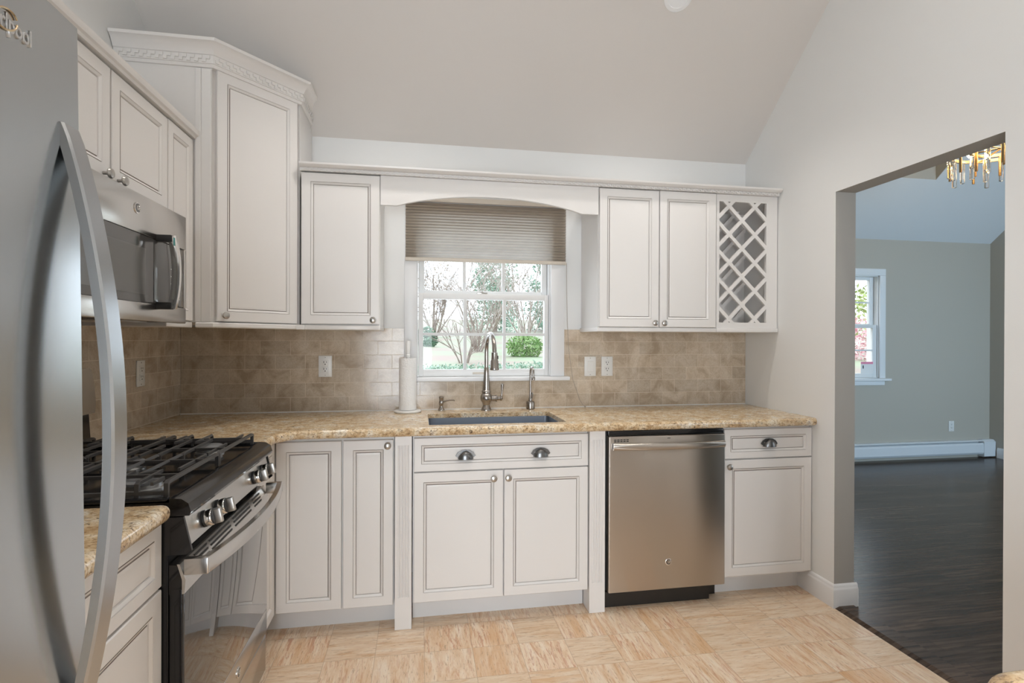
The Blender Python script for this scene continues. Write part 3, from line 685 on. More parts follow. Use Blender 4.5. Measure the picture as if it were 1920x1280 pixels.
# ---------------------------------------------------------------- countertops
def slab_top(name, parent, outer, z0, z1, front, hole=None, origin=(0, 0, 0), r=0.0155, corner=None):
    b = bmesh.new(); es = []
    def loop(pts):
        vs_ = [b.verts.new((p[0], p[1], z0)) for p in pts]
        for i in range(len(vs_)): es.append(b.edges.new((vs_[i], vs_[(i+1) % len(vs_)])))
    loop(outer)
    if hole: loop(hole)
    bmesh.ops.triangle_fill(b, use_beauty=True, use_dissolve=False, edges=es)
    ext = bmesh.ops.extrude_face_region(b, geom=list(b.faces))
    bmesh.ops.translate(b, verts=[g for g in ext['geom'] if isinstance(g, bmesh.types.BMVert)], vec=(0, 0, z1-z0))
    bmesh.ops.recalc_face_normals(b, faces=list(b.faces))
    sel = []
    for e in b.edges:
        p, q = e.verts[0].co, e.verts[1].co
        if abs(p.z-q.z) > 1e-6: continue
        if len(e.link_faces) == 2 and abs(e.link_faces[0].normal.z) + abs(e.link_faces[1].normal.z) < 1.5 and front((p.x+q.x)/2, (p.y+q.y)/2): sel.append(e)
    bmesh.ops.bevel(b, geom=sel, offset=r, segments=5, affect='EDGES', profile=0.5, clamp_overlap=False)
    mb = MB(origin); mb.merge(b); return mb.build(name, 'granite', parent, smooth=40)
CZ0, CZ1 = 0.8755, 0.9140
SH = (0.042, 0.702, 2.503, 2.872)
ct = thing('countertop', 'long L-shaped speckled tan granite countertop along the window wall, holding the sink', 'countertop', (0.5, 2.7, CZ0))
outer = [(LX+0.002, RY1+0.008), (-0.585, RY1+0.008), (-0.585, 2.335), (-0.580, 2.352), (-0.535, 2.415), (-0.520, 2.424), (1.995, 2.424), (RX-0.001, 2.434), (RX-0.001, BX-0.001), (LX+0.002, BX-0.001)]
hole = [(SH[0], SH[2]), (SH[1], SH[2]), (SH[1], SH[3]), (SH[0], SH[3])]
def fr(x, y):
    on_back = y > BX-0.01 or x < LX+0.02 or x > RX-0.004
    in_hole = SH[0]-0.01 < x < SH[1]+0.01 and SH[2]-0.01 < y < SH[3]+0.01
    at_range = abs(y-(RY1+0.008)) < 0.003
    return not (on_back or in_hole or at_range)
slab_top('slab', ct, outer, CZ0, CZ1, fr, hole, (0.5, 2.7, CZ0))
ct2 = thing('countertop', 'short speckled granite countertop piece between the refrigerator and the range', 'countertop', (-0.9, 1.17, CZ0))
slab_top('slab', ct2, [(LX+0.002, LB0-0.02), (-0.584, LB0-0.02), (-0.584, 1.384), (-0.586, 1.392), (-0.591, 1.399), (-0.598, 1.4035), (-0.606, 1.405), (LX+0.002, 1.405)], CZ0, CZ1, lambda x, y: x > -0.62 or y > 1.40, None, (-0.9, 1.17, CZ0))
# peninsula at the right edge of the picture
pen = thing('countertop', 'granite peninsula countertop with a rounded corner in the bottom right foreground', 'countertop', (1.3, 0.2, CZ0))
oc = [(RX-0.002, 0.538)]
for k in range(0, 9):
    a = PI/2 + PI/2*k/8; oc.append((0.638+0.06+0.06*math.cos(a), 0.538-0.06+0.06*math.sin(a)))
for k in range(0, 9):
    a = PI + PI/2*k/8; oc.append((0.638+0.06+0.06*math.cos(a), -0.14+0.06+0.06*math.sin(a)))
oc.append((RX-0.002, -0.14))
slab_top('slab', pen, oc, CZ0, CZ1, lambda x, y: x < RX-0.01, None, (1.3, 0.2, CZ0))
pc = thing('peninsula_cabinet', 'white base cabinet under the granite peninsula in the foreground', 'cabinet', (0.665, 0.505, 0), PI)
b = MB(); b.box(-1.34, 0.0, 0.0205, 0.60, 0.104, 0.8745); b.build('carcass', 'cab', pc, smooth=0)
MB().box(-1.34, -0.01, 0.088, 0.104, 0.0005, 0.1035).build('toe_kick', 'toe', pc, smooth=0)
for k in range(3):
    d = door(-1.335+0.4475*k, -1.335+0.4475*k+0.4415, 0.110, 0.858, parent=pc); knob(d, -1.335+0.4475*k+0.03, 0.82)

# ---------------------------------------------------------------- sink
sk = thing('sink', 'undermount stainless steel sink basin below the granite cutout', 'sink', (0.372, 2.69, 0.65))
b = MB((0.372, 2.69, 0.65)); x0, x1, y0, y1 = SH[0]+0.0045, SH[1]-0.0045, SH[2]+0.0045, SH[3]-0.0045; zb, zt_ = 0.66, 0.8930
def ring(i, z, rr=0.02, n=5):
    pts = []
    for cx_, cy_, a0 in ((x1-i-rr, y1-i-rr, 0), (x0+i+rr, y1-i-rr, PI/2), (x0+i+rr, y0+i+rr, PI), (x1-i-rr, y0+i+rr, 1.5*PI)):
        for k in range(n+1):
            a = a0 + PI/2*k/n; pts.append((cx_+rr*math.cos(a), cy_+rr*math.sin(a), z))
    return [b.v(p) for p in pts]
RR = [ring(-0.0035, zt_-0.003), ring(-0.0035, zt_), ring(0, zt_), ring(0.002, zb+0.02), ring(0.008, zb+0.005), ring(0.02, zb), ]
RO = [ring(-0.0035, zt_-0.003), ring(-0.002, zt_-0.02), ring(-0.001, zb-0.002), ]
for L_ in (RR, RO):
    for A, B in zip(L_, L_[1:]):
        for j in range(len(A)): b.f((A[j], A[(j+1) % len(A)], B[(j+1) % len(A)], B[j]))
b.f(RR[-1]); b.f(RO[-1]); b.build('basin', 'steels', sk, recalc=False)
MB((0.372, 2.69, 0.65)).lathe([(0.045, 0), (0.045, 0.003), (0.036, 0.004), (0.030, 0.0015), (0, 0.001)], (0.372, 2.74, zb+0.0005), (0, 0, 1), 24).build('drain', 'chrome', sk)

# ---------------------------------------------------------------- taps
FX, FY, ZT = 0.370, 2.985, 0.9145
fa = thing('faucet', 'tall brushed nickel gooseneck kitchen faucet with a pull-down spray head', 'faucet', (FX, FY, ZT))
FO = (FX, FY, ZT)
b = MB(FO); b.lathe([(0.0295, 0), (0.0295, 0.004), (0.026, 0.012), (0.021, 0.022), (0.019, 0.030), (0.0215, 0.035), (0.0215, 0.040), (0.024, 0.044), (0.0315, 0.055), (0.034, 0.068), (0.0325, 0.080), (0.026, 0.092), (0.022, 0.096), (0.0255, 0.100), (0.0255, 0.106), (0.0235, 0.110), (0.021, 0.113), (0.0205, 0.130), (0.0155, 0.200), (0.0135, 0.236), (0.0145, 0.238), (0.0145, 0.242), (0.013, 0.243)], (FX, FY, ZT), (0, 0, 1), 28); b.build('body', 'faucet', fa)
pa_ = [(FX, FY, ZT+0.236), (FX, FY, ZT+0.32)]; rad = 0.098; dxy = Vector((0.018, -0.196)); c0 = Vector((FX, FY)) + dxy/2
for k in range(0, 17):
    a = PI - PI*k/16; pa_.append((c0.x + dxy.x/2*math.cos(PI-a)*-1 if False else c0.x - dxy.x/2*math.cos(PI*k/16), c0.y - dxy.y/2*math.cos(PI*k/16), ZT+0.330 + rad*math.sin(PI*k/16)))
EX, EY = FX+dxy.x, FY+dxy.y
MB(FO).tube(pa_, 0.0122, 16).build('spout', 'faucet', fa)
b = MB(FO); b.lathe([(0.0125, 0), (0.0165, 0.003), (0.0175, 0.030), (0.0185, 0.034), (0.0185, 0.040), (0.0225, 0.047), (0.0235, 0.080), (0.0258, 0.086), (0.0258, 0.092), (0.021, 0.096), (0, 0.096)], (EX, EY, ZT+0.332), (0, 0, -1), 24); sp_ = b.build('spray_head', 'faucet', fa)
MB(FO).box(EX+0.014, EX+0.021, EY-0.005, EY+0.005, ZT+0.293, ZT+0.312, 0.002).build('spray_button', 'blackm', sp_); MB(FO).box(EX+0.018, EX+0.025, EY-0.005, EY+0.005, ZT+0.262, ZT+0.272, 0.002).build('spray_button', 'blackm', sp_)
b = MB(FO); b.lathe([(0.0165, 0.018), (0.0165, 0.052), (0.019, 0.054), (0.019, 0.060), (0.012, 0.064), (0.012, 0.078), (0.015, 0.080), (0.015, 0.086), (0.010, 0.090), (0, 0.096)], (FX, FY, ZT+0.066), (1, 0, 0), 20)
b.tube([(FX+0.083, FY, ZT+0.055), (FX+0.087, FY, ZT+0.075), (FX+0.089, FY, ZT+0.10), (FX+0.091, FY, ZT+0.130), (FX+0.092, FY, ZT+0.144), (FX+0.092, FY, ZT+0.149)], [0.006, 0.0065, 0.005, 0.0082, 0.0085, 0.004], 12); b.build('lever_handle', 'faucet', fa)
GX, GY = 0.627, 3.003
ff = thing('filtered_water_tap', 'small slim brushed nickel water tap with a barrel base right of the faucet', 'faucet', (GX, GY, ZT)); GO = (GX, GY, ZT)
b = MB(GO); b.lathe([(0.021, 0), (0.0255, 0.004), (0.0255, 0.036), (0.022, 0.045), (0.010, 0.047), (0.010, 0.062), (0.0075, 0.066), (0.0068, 0.10)], (GX, GY, ZT), (0, 0, 1), 24); b.build('body', 'faucet', ff)
pt = [(GX, GY, ZT+0.09), (GX, GY, ZT+0.19)]
for k in range(1, 13): pt.append((GX+0.006*(1-math.cos(PI*k/12))/2, GY-0.055*(1-math.cos(PI*k/12))/2*1.0, ZT+0.20+0.042*math.sin(PI*k/12)))
pt.append((GX+0.006, GY-0.055, ZT+0.175))
MB(GO).tube(pt, 0.0062, 12).build('spout', 'faucet', ff)
MB(GO).lathe([(0.007, 0), (0.0095, 0.003), (0.0095, 0.016), (0.007, 0.020)], (GX+0.006, GY-0.055, ZT+0.168), (0, 0, 1), 14).build('outlet_tip', 'faucet', ff)
MB(GO).tube([(GX+0.006, GY-0.004, ZT+0.05), (GX+0.012, GY-0.006, ZT+0.075), (GX+0.010, GY-0.006, ZT+0.095)], [0.003, 0.004, 0.0045], 8).build('lever_handle', 'faucet', ff)
SX, SY = 0.120, 3.020
so = thing('soap_dispenser', 'small brushed nickel soap pump with a side nozzle left of the faucet', 'soap dispenser', (SX, SY, ZT)); SO = (SX, SY, ZT)
MB(SO).lathe([(0.0185, 0), (0.0185, 0.004), (0.0145, 0.010), (0.0105, 0.018), (0.0100, 0.028), (0.0125, 0.032), (0.0125, 0.050), (0.0105, 0.054), (0.0115, 0.058), (0.0125, 0.068), (0.0140, 0.071), (0.0120, 0.077), (0, 0.078)], SO, (0, 0, 1), 22).build('body', 'faucet', so)
MB(SO).tube([(SX+0.008, SY, ZT+0.044), (SX+0.022, SY-0.003, ZT+0.050), (SX+0.045, SY-0.006, ZT+0.056), (SX+0.068, SY-0.008, ZT+0.056), (SX+0.074, SY-0.009, ZT+0.053)], [0.0045, 0.0042, 0.0036, 0.0034, 0.003], 10).build('nozzle', 'faucet', so)

# ---------------------------------------------------------------- paper towels
TX, TY = -0.064, 2.972
ph = thing('paper_towel_holder', 'off-white upright paper towel holder with a round base and finial', 'paper towel holder', (TX, TY, ZT)); PO = (TX, TY, ZT)
MB(PO).lathe([(0.070, 0), (0.0735, 0.003), (0.0735, 0.009), (0.068, 0.013), (0, 0.0132)], PO, (0, 0, 1), 40).build('base', 'plastic', ph)
MB(PO).lathe([(0.010, 0.013), (0.010, 0.300), (0.0125, 0.302), (0.0125, 0.305), (0.010, 0.307), (0.0125, 0.309), (0.0125, 0.313), (0.010, 0.316), (0.0115, 0.320), (0.0125, 0.385), (0.010, 0.389), (0, 0.390)], PO, (0, 0, 1), 20).build('pole', 'plastic', ph)
pr = thing('paper_towel_roll', 'full white paper towel roll standing on its holder beside the window', 'paper towel roll', (TX, TY, ZT+0.0137))
m = M['towel'] = mat('quilted_paper', (0.84, 0.83, 0.81), 0.95); t = NT(m); vo = t.n('ShaderNodeTexVoronoi'); vo.inputs['Scale'].default_value = 120; t.l(t.coord(), vo.inputs['Vector']); t.bump(vo.outputs['Distance'], 0.5, 0.003)
b = MB((TX, TY, ZT+0.0137)); n = 48; RI, RO_ = 0.020, 0.047; H_ = 0.281
for (ra, za), (rb, zb_) in (((RO_, 0.001), (RO_, H_)), ((RO_, H_), (RI, H_-0.001)), ((RI, H_-0.001), (RI, 0.001)), ((RI, 0.001), (RO_, 0.001))):
    A = [b.v((TX+ra*math.cos(2*PI*k/n), TY+ra*math.sin(2*PI*k/n), ZT+0.0137+za)) for k in range(n)]; B = [b.v((TX+rb*math.cos(2*PI*k/n), TY+rb*math.sin(2*PI*k/n), ZT+0.0137+zb_)) for k in range(n)]
    for k in range(n): b.f((A[k], A[(k+1) % n], B[(k+1) % n], B[k]))
bmesh.ops.remove_doubles(b.bm, verts=b.bm.verts, dist=1e-6); b.build('roll', 'towel', pr)

# ---------------------------------------------------------------- outlets and switch
def plate_thing(name, label, cat, loc, rz, kind, group=None, w_=0.070, h_=0.116):
    t = thing(name, label, cat, loc, rz, group)
    MB().box(-w_/2, w_/2, -0.006, -0.0005, -h_/2, h_/2, 0.002).build('face_plate', 'plastic', t)
    if kind == 'outlet':
        for sgn in (1, -1):
            r_ = MB().box(-0.0165, 0.0165, -0.009, -0.0055, sgn*0.0185-0.0155, sgn*0.0185+0.0155, 0.0015).build('receptacle', 'plastic', t)
            zc = sgn*0.0185
            MB().box(-0.0085, -0.0055, -0.0095, -0.0085, zc+0.000, zc+0.010).box(0.0055, 0.0080, -0.0095, -0.0085, zc+0.001, zc+0.009).cyl((0, -0.0085, zc-0.007), (0, -0.0095, zc-0.007), 0.0030, 10).build('slot', 'slot', r_, smooth=0)
    else:
        r_ = MB(); r_.prism([(-0.006, -0.033), (-0.009, -0.031), (-0.0115, 0.031), (-0.006, 0.033)], -0.0165, 0.0165, 'X'); r_.build('rocker', 'plastic', t, smooth=0)
    for sgn in (1, -1): MB().cyl((0, -0.0055, sgn*0.0485), (0, -0.0072, sgn*0.0485), 0.003, 10).build('screw', 'nickel', t)
    return t
plate_thing('wall_outlet', 'white double wall outlet on the tile under the single-door cabinet', 'outlet', (-0.508, BY, 1.163), 0, 'outlet')
plate_thing('light_switch', 'white rocker light switch on the tile just right of the window', 'switch', (0.9975, BY, 1.155), 0, 'switch')
plate_thing('wall_outlet', 'white double wall outlet on the tile right next to the light switch', 'outlet', (1.1025, BY, 1.155), 0, 'outlet')
plate_thing('wall_outlet', 'white double wall outlet on the left wall tile behind the range', 'outlet', (LX+0.010, 2.636, 1.155), R90, 'outlet')
plate_thing('wall_outlet', 'white wall outlet low on the grey dining room wall', 'outlet', (5.900, DB, 0.357), 0, 'outlet')

# ---------------------------------------------------------------- dishwasher
dw = thing('dishwasher', 'stainless steel dishwasher with a bowed bar handle', 'dishwasher', (1.198, YB, 0))
DO = (1.198, YB, 0); x0, x1 = 0.8965, 1.5065; yd = YB-0.022
MB(DO).box(0.8885, 1.5095, YB+0.022, BX-0.03, 0.09, 0.872).build('tub', 'blackm', dw, smooth=0)
MB(DO).box(0.895, 1.508, YB+0.075, YB+0.10, 0.001, 0.0895).box(0.895, 1.45, YB+0.030, YB+0.075, 0.001, 0.075).build('toe_panel', 'hdpe', dw, smooth=0)
dwd = MB(DO).box(x0, x1, yd, YB+0.020, 0.092, 0.846, 0.005, 3).build('door', 'steel', dw)
MB(DO).box(x0+0.002, x1-0.002, yd+0.014, YB+0.02, 0.8465, 0.8715, 0.003).build('control_strip', 'black', dwd)
hp = []
for k in range(17):
    u = -1+2*k/16; hp.append((1.2015+u*0.289, yd-0.018-0.024*(1-u*u), 0.800))
SEC = [(math.cos(2*PI*j/16)*0.55, math.sin(2*PI*j/16)) for j in range(16)]
hb = MB(DO).tube(hp, 0.0165, sec=SEC); 
hb.build('handle', 'steel', dwd)
for sx_ in (-1, 1): MB(DO).box(1.2015+sx_*0.282-0.007, 1.2015+sx_*0.282+0.007, yd-0.024, yd+0.002, 0.786, 0.814, 0.003).build('handle_mount', 'blackm', dwd)
b = MB(DO)
for i in range(5):
    for j in range(2): b.box(0.922+i*0.0155, 0.934+i*0.0155, yd-0.0008, yd+0.002, 0.8195+j*0.008, 0.8240+j*0.008)
b.build('vent_grille', 'slot', dwd, smooth=0)
MB(DO).box(1.196, 1.212, yd-0.0006, yd+0.002, 0.831, 0.834).build('marking', 'slot', dwd, smooth=0)
def badge(parent, c, nrm_, r, origin=None, mtxr=None):
    b = MB(origin); b.lathe([(r, -0.001), (r, 0.0022), (r*0.93, 0.003), (r*0.86, 0.003), (r*0.84, 0.0022), (0, 0.0022)], c, nrm_, 28); bd = b.build('badge', 'chrome', parent)
    b = MB(origin); b.lathe([(r*0.76, 0.0021), (r*0.76, 0.0027), (0, 0.0027)], c, nrm_, 28); b.build('badge_field', 'pewter', bd)
    t_ = text_mesh('badge_monogram', 'GE', r*1.05, 0.0004, 'chrome', bd, mtxr, 1.0, 0.85)
    return bd
badge(dwd, (1.2035, yd, 0.226), (0, -1, 0), 0.0165, DO, Matrix.Translation((1.2035+0.0125-DO[0], yd-0.0030-DO[1], 0.2205-DO[2])) @ Matrix.Rotation(PI/2, 4, 'X'))

# ---------------------------------------------------------------- gas range (local frame, x along +Y of the room, y into the wall)
rg = thing('gas_range', 'freestanding gas range with black cooktop and stainless front', 'range', (-0.575, RY0, 0), R90)
RW = RY1-RY0; RD = 0.661
MB().box(0.002, RW-0.002, 0.035, RD-0.004, 0.03, 0.872, 0.003).build('body', 'black', rg)
for xx in (0.04, RW-0.07):
    for yy in (0.06, RD-0.08): MB().cyl((xx+0.015, yy, 0.0005), (xx+0.015, yy, 0.031), 0.016, 12).build('foot', 'blackm', rg)
MB().box(0.004, RW-0.004, 0.003, 0.034, 0.045, 0.182, 0.004).build('storage_drawer', 'steelr', rg)
# oven door
od = MB(); od.mi = 0
od.box(0.004, RW-0.004, 0.004, 0.034, 0.190, 0.690, 0.003); ovd = od.build('oven_door', 'black', rg)
MB().box(0.004, RW-0.004, -0.001, 0.012, 0.190, 0.282, 0.003).build('lower_band', 'steelr', ovd)
MB().box(0.006, RW-0.006, -0.001, 0.006, 0.2825, 0.676, 0.0015).build('door_glass', 'glassblk', ovd)
pf = [(-0.001, 0.677), (-0.004, 0.720), (0.010, 0.763), (0.034, 0.768), (0.034, 0.677)]
MB().prism([(0.0045, 0.6765), (0.0045, 0.712), (0.0165, 0.7485), (0.034, 0.7505), (0.034, 0.6765)], 0.0045, RW-0.0045, 'X').build('door_top', 'black', ovd, smooth=0)
pf = [(-0.001, 0.677), (-0.004, 0.712), (0.010, 0.751), (0.016, 0.7515), (0.0044, 0.7125), (0.0044, 0.677)]
tp = MB(); tp.prism(pf, 0.004, RW-0.004, 'X'); top_band = tp.build('upper_band', 'steelr', ovd, smooth=0)
b = MB()
for (a0, a1) in ((0.085, 0.165), (0.185, 0.345), (0.375, 0.535), (0.575, 0.655)):
    for k in range(3):
        z_ = 0.719 + k*0.0115; y_ = -0.004 + 0.014*(z_-0.712)/0.039
        b.box(a0, a1, y_-0.0012, y_+0.003, z_-0.0028, z_+0.0028)
b.build('vent_slot_row', 'slot', top_band, smooth=0)
hp = []
for k in range(21):
    u = -1+2*k/20; hp.append((RW/2+u*(RW/2-0.012), -0.047-0.036*(1-u*u), 0.744))
SQ = [(1, 0.85), (0.85, 1), (-0.85, 1), (-1, 0.85), (-1, -0.85), (-0.85, -1), (0.85, -1), (1, -0.85)]
hb = MB().tube(hp, 0.017, sec=[(x*0.55, y*1.2) for x, y in SQ]); hb.build('handle', 'steelr', ovd)
for xx in (0.012, RW-0.012): MB().box(xx-0.0105, xx+0.0105, -0.0565, 0.000, 0.7235, 0.7645, 0.003).build('handle_mount', 'steelr', ovd)
R90i = Matrix.Rotation(0, 4, 'Z')
badge(ovd, (0.405, -0.001, 0.236), (0, -1, 0), 0.017, None, Matrix.Translation((0.405+0.0128, -0.0040, 0.2302)) @ Matrix.Rotation(PI/2, 4, 'X'))
# control panel, slanted
b = MB(); b.prism([(-0.006, 0.7905), (-0.0135, 0.797), (0.002, 0.868), (0.034, 0.868), (0.034, 0.7905)], 0.006, RW-0.006, 'X'); cpn = b.build('control_panel', 'steelr', rg, smooth=0)
for xx0, xx1 in ((0.0, 0.006), (RW-0.006, RW)): 
    b = MB(); b.prism([(-0.008, 0.7765), (-0.020, 0.786), (-0.001, 0.870), (0.055, 0.870), (0.055, 0.7765)], xx0-0.0015, xx1, 'X'); b.build('end_cap', 'black', cpn, smooth=0)
nv_ = Vector((0, -0.974, 0.225)).normalized()
for xk in (0.115, 0.212, 0.548, 0.645):
    c = Vector((xk, -0.0075, 0.8275))
    k1 = MB(); k1.lathe([(0.0225, 0), (0.0225, 0.004), (0.0215, 0.006), (0.0205, 0.022), (0.019, 0.025), (0, 0.025)], c, nv_, 24); kn = k1.build('knob', 'blackm', cpn)
    k2 = MB(); k2.lathe([(0.0215, 0.0062), (0.0222, 0.010), (0.0222, 0.0195), (0.0208, 0.0225), (0.0208, 0.0062)], c, nv_, 24); k2.build('knob_ring', 'chrome', kn)
    # raised grip
    ax = nv_; ux = Vector((1, 0, 0)); uy = ax.cross(ux)
    mg = Matrix(((ux.x, uy.x, ax.x, c.x), (ux.y, uy.y, ax.y, c.y), (ux.z, uy.z, ax.z, c.z), (0, 0, 0, 1)))
    g_ = MB(None, mg); g_.box(-0.0065, 0.0065, -0.020, 0.020, 0.022, 0.044, 0.003); g_.build('knob_grip', 'nickel', kn)
# cooktop
b = MB(); pr_ = [(-0.014, 0.8725), (-0.018, 0.882), (-0.012, 0.903), (0.004, 0.9145), (0.030, 0.9175), (0.040, 0.910), (0.590, 0.910), (0.600, 0.918), (RD-0.006, 0.918), (RD-0.006, 0.8725)]
b.prism(pr_, -0.001, RW+0.001, 'X')
for xx in (0.0, RW): b.box(xx-0.001 if xx == 0 else xx-0.014, xx+0.014 if xx == 0 else xx+0.001, 0.03, RD-0.02, 0.905, 0.9175, 0.002)
ctp = b.build('cooktop', 'black', rg, smooth=30)
BUR = [(0.125, 0.150, 0.056), (0.135, 0.45, 0.042), (RW/2, 0.30, 0.046), (RW-0.15, 0.150, 0.048), (RW-0.15, 0.45, 0.036)]
for xx, yy, rr in BUR:
    b = MB(); b.lathe([(rr*0.95, 0), (rr*0.95, 0.006), (rr*0.82, 0.008), (rr*0.82, 0.018), (0, 0.018)], (xx, yy, 0.910), (0, 0, 1), 28); bb = b.build('burner', 'alum', ctp)
    MB().lathe([(rr*0.86, 0.0182), (rr*0.90, 0.020), (rr*0.90, 0.0255), (rr*0.80, 0.028), (0, 0.0285)], (xx, yy, 0.910), (0, 0, 1), 28).build('burner_cap', 'panelgray', bb)
def grate(x0, x1, xc, o0, o1):
    b = MB(); zt_ = 0.951; y0 = 0.048; sp = 0.0668; r_ = 0.0046
    def bar(pts, r=r_): b.tube(pts, r, sec=[(x*1.0, y*1.2) for x, y in SQ])
    for i in (0, 1, 2, 4, 5, 6, 8):
        kink = i in (1, 2, 5, 6); ya = y0 + sp*(i + (o0 if kink else 0)); yb_ = y0 + sp*(i + (o1 if kink else 0))
        P_ = [(x0+0.004, ya, 0.9125), (x0+0.004, ya, zt_-0.004), (x0+0.012, ya, zt_)]
        if kink: P_ += [(xc+0.022, ya, zt_), (xc-0.014, yb_, zt_)]
        P_ += [(x1-0.012, yb_, zt_), (x1-0.004, yb_, zt_-0.004), (x1-0.004, yb_, 0.9125)]
        bar(P_)
    for q in (x0+0.004, x1-0.004): bar([(q, y0, 0.926), (q, y0+8*sp, 0.926)], 0.0042)
    for q in (x0+0.085, x1-0.085): bar([(q, y0, zt_-0.0015), (q, y0+8*sp, zt_-0.0015)], 0.0036)
    for ya in (y0+0.5*sp, y0+3.4*sp, y0+4.5*sp, y0+7.4*sp):
        bar([(x0+0.004, ya, zt_-0.003), (xc-0.045, ya, zt_-0.003)], 0.0036); bar([(xc+0.045, ya, zt_-0.003), (x1-0.004, ya, zt_-0.003)], 0.0036)
    b.build('grate', 'iron', ctp)
grate(0.020, 0.366, 0.13, 0.0, 0.55); grate(0.370, RW-0.020, RW-0.15, 0.55, 1.1)
# low backguard
b = MB(); b.prism([(0.012, 0.918), (RW+0.010, 0.918), (RW-0.004, 1.035), (RW-0.004, 1.037), (0.022, 1.037)], RD-0.052, RD-0.006, 'Y'); b.build('backguard_base', 'black', rg, smooth=0)
b = MB(); pgs = [(0.010, 1.0375), (RW+0.018, 1.0375), (RW+0.024, 1.075), (RW+0.014, 1.150), (RW-0.004, 1.197), (RW-0.014, 1.203), (0.044, 1.203), (0.034, 1.197), (0.012, 1.150), (0.002, 1.075)]
b.prism(pgs, RD-0.060, RD-0.006, 'Y'); b.build('backguard', 'steelr', rg, smooth=0)

# ---------------------------------------------------------------- over-the-range microwave
XM = -0.875
mw = thing('microwave', 'over-the-range stainless microwave with a dark window, under the short cabinet', 'microwave', (XM, 1.442, 1.368), R90)
MWW, MD = 0.766, abs(LX-XM)-0.003; Z0 = 0.0; ZT_ = 0.402
MB().box(0.002, MWW-0.002, 0.032, MD, 0.004, 0.4025, 0.003).build('body', 'blackm', mw)
dm = MB(); dm.box(0.0, MWW, 0.0, 0.031, 0.277, ZT_, 0.003); dm.box(0.0, MWW, 0.0, 0.031, 0.0, 0.058, 0.003); dm.box(0.0, 0.05, 0.0, 0.031, 0.0585, 0.2765, 0.001); dm.box(MWW-0.018, MWW, 0.0, 0.031, 0.0585, 0.2765, 0.001)
fm = dm.build('front_frame', 'steelr', mw)
g_ = MB().box(0.0505, 0.520, 0.003, 0.030, 0.059, 0.276).build('door_window', 'mwglass', mw, smooth=0)
MB().box(0.085, 0.470, 0.0025, 0.0035, 0.085, 0.235).build('window_screen', M['mwscreen'] if 'mwscreen' in M else mat('microwave_screen', (0.12, 0.118, 0.112), 0.12), g_, smooth=0)
cpm = MB().box(0.524, MWW-0.0185, 0.002, 0.030, 0.059, 0.276, 0.004).build('control_pad', 'mwglass', mw)
b = MB()
for i in range(3):
    for j in range(5): b.box(0.645+i*0.028, 0.659+i*0.028, 0.0014, 0.003, 0.085+j*0.026, 0.088+j*0.026)
b.build('key_marks', 'alum', cpm, smooth=0)
hp = []
for k in range(13):
    u = -1+2*k/12; hp.append((0.545, -0.044-0.014*(1-u*u), 0.168+u*0.122))
hm = MB().tube(hp, 0.012, sec=[(x*0.55, y*1.1) for x, y in SQ]); mh = hm.build('handle', 'chrome', mw)
for zz in (0.054, 0.282): MB().box(0.533, 0.557, -0.046, 0.003, zz-0.012, zz+0.012, 0.003).build('handle_mount', 'blackm', mh)
MB().box(0.5335, 0.5565, -0.0560, -0.0525, 0.258, 0.284).build('sticker', 'teal', mh, smooth=0)
badge(fm, (0.408, 0.0, 0.352), (0, -1, 0), 0.0175, None, Matrix.Translation((0.408+0.0132, -0.0030, 0.3462)) @ Matrix.Rotation(PI/2, 4, 'X'))
MB().box(0.06, 0.30, 0.10, 0.30, 0.0, 0.0039).build('grease_filter', 'alum', mw, smooth=0)
MB().box(0.45, 0.69, 0.10, 0.30, 0.0, 0.0039).build('grease_filter', 'alum', mw, smooth=0)

# ---------------------------------------------------------------- refrigerator
XF, FY1, FWD = -0.451, 0.852, 0.905
fg = thing('refrigerator', 'stainless steel refrigerator with a long bowed handle in the left foreground', 'refrigerator', (XF, FY1-FWD, 0.0), R90)
fg.rotation_euler = (0, 0, R90)
tilt = Matrix.Translation((0, 0.05, 0)) @ Matrix.Rotation(math.radians(-0.75), 4, 'X') @ Matrix.Translation((0, -0.05, 0))
def FM(): return MB(None, tilt)
FM().box(0.004, FWD-0.004, 0.075, 0.745, 0.010, 1.735, 0.004).build('cabinet_body', 'panelgray', fg)
ud = FM(); n = 14; ZA, ZB = 0.665, 1.748; ya = lambda u: 0.012*(2*u-1)**2
P = [(FWD, 0.070), (0, 0.070)]
for k in range(n+1):
    u = k/n; P.append((u*FWD, 0.002 + 0.004*(abs(2*u-1))**4))
ud.prism(P, ZA, ZB, 'Z'); udo = ud.build('upper_door', 'steelf', fg, smooth=40)
ld = FM(); ld.prism(P, 0.090, ZA-0.008, 'Z'); ldo = ld.build('freezer_drawer', 'steelf', fg, smooth=40)
FM().box(0.02, FWD-0.02, 0.040, 0.080, 0.012, 0.085, 0.003).build('kick_plate', 'blackm', fg)
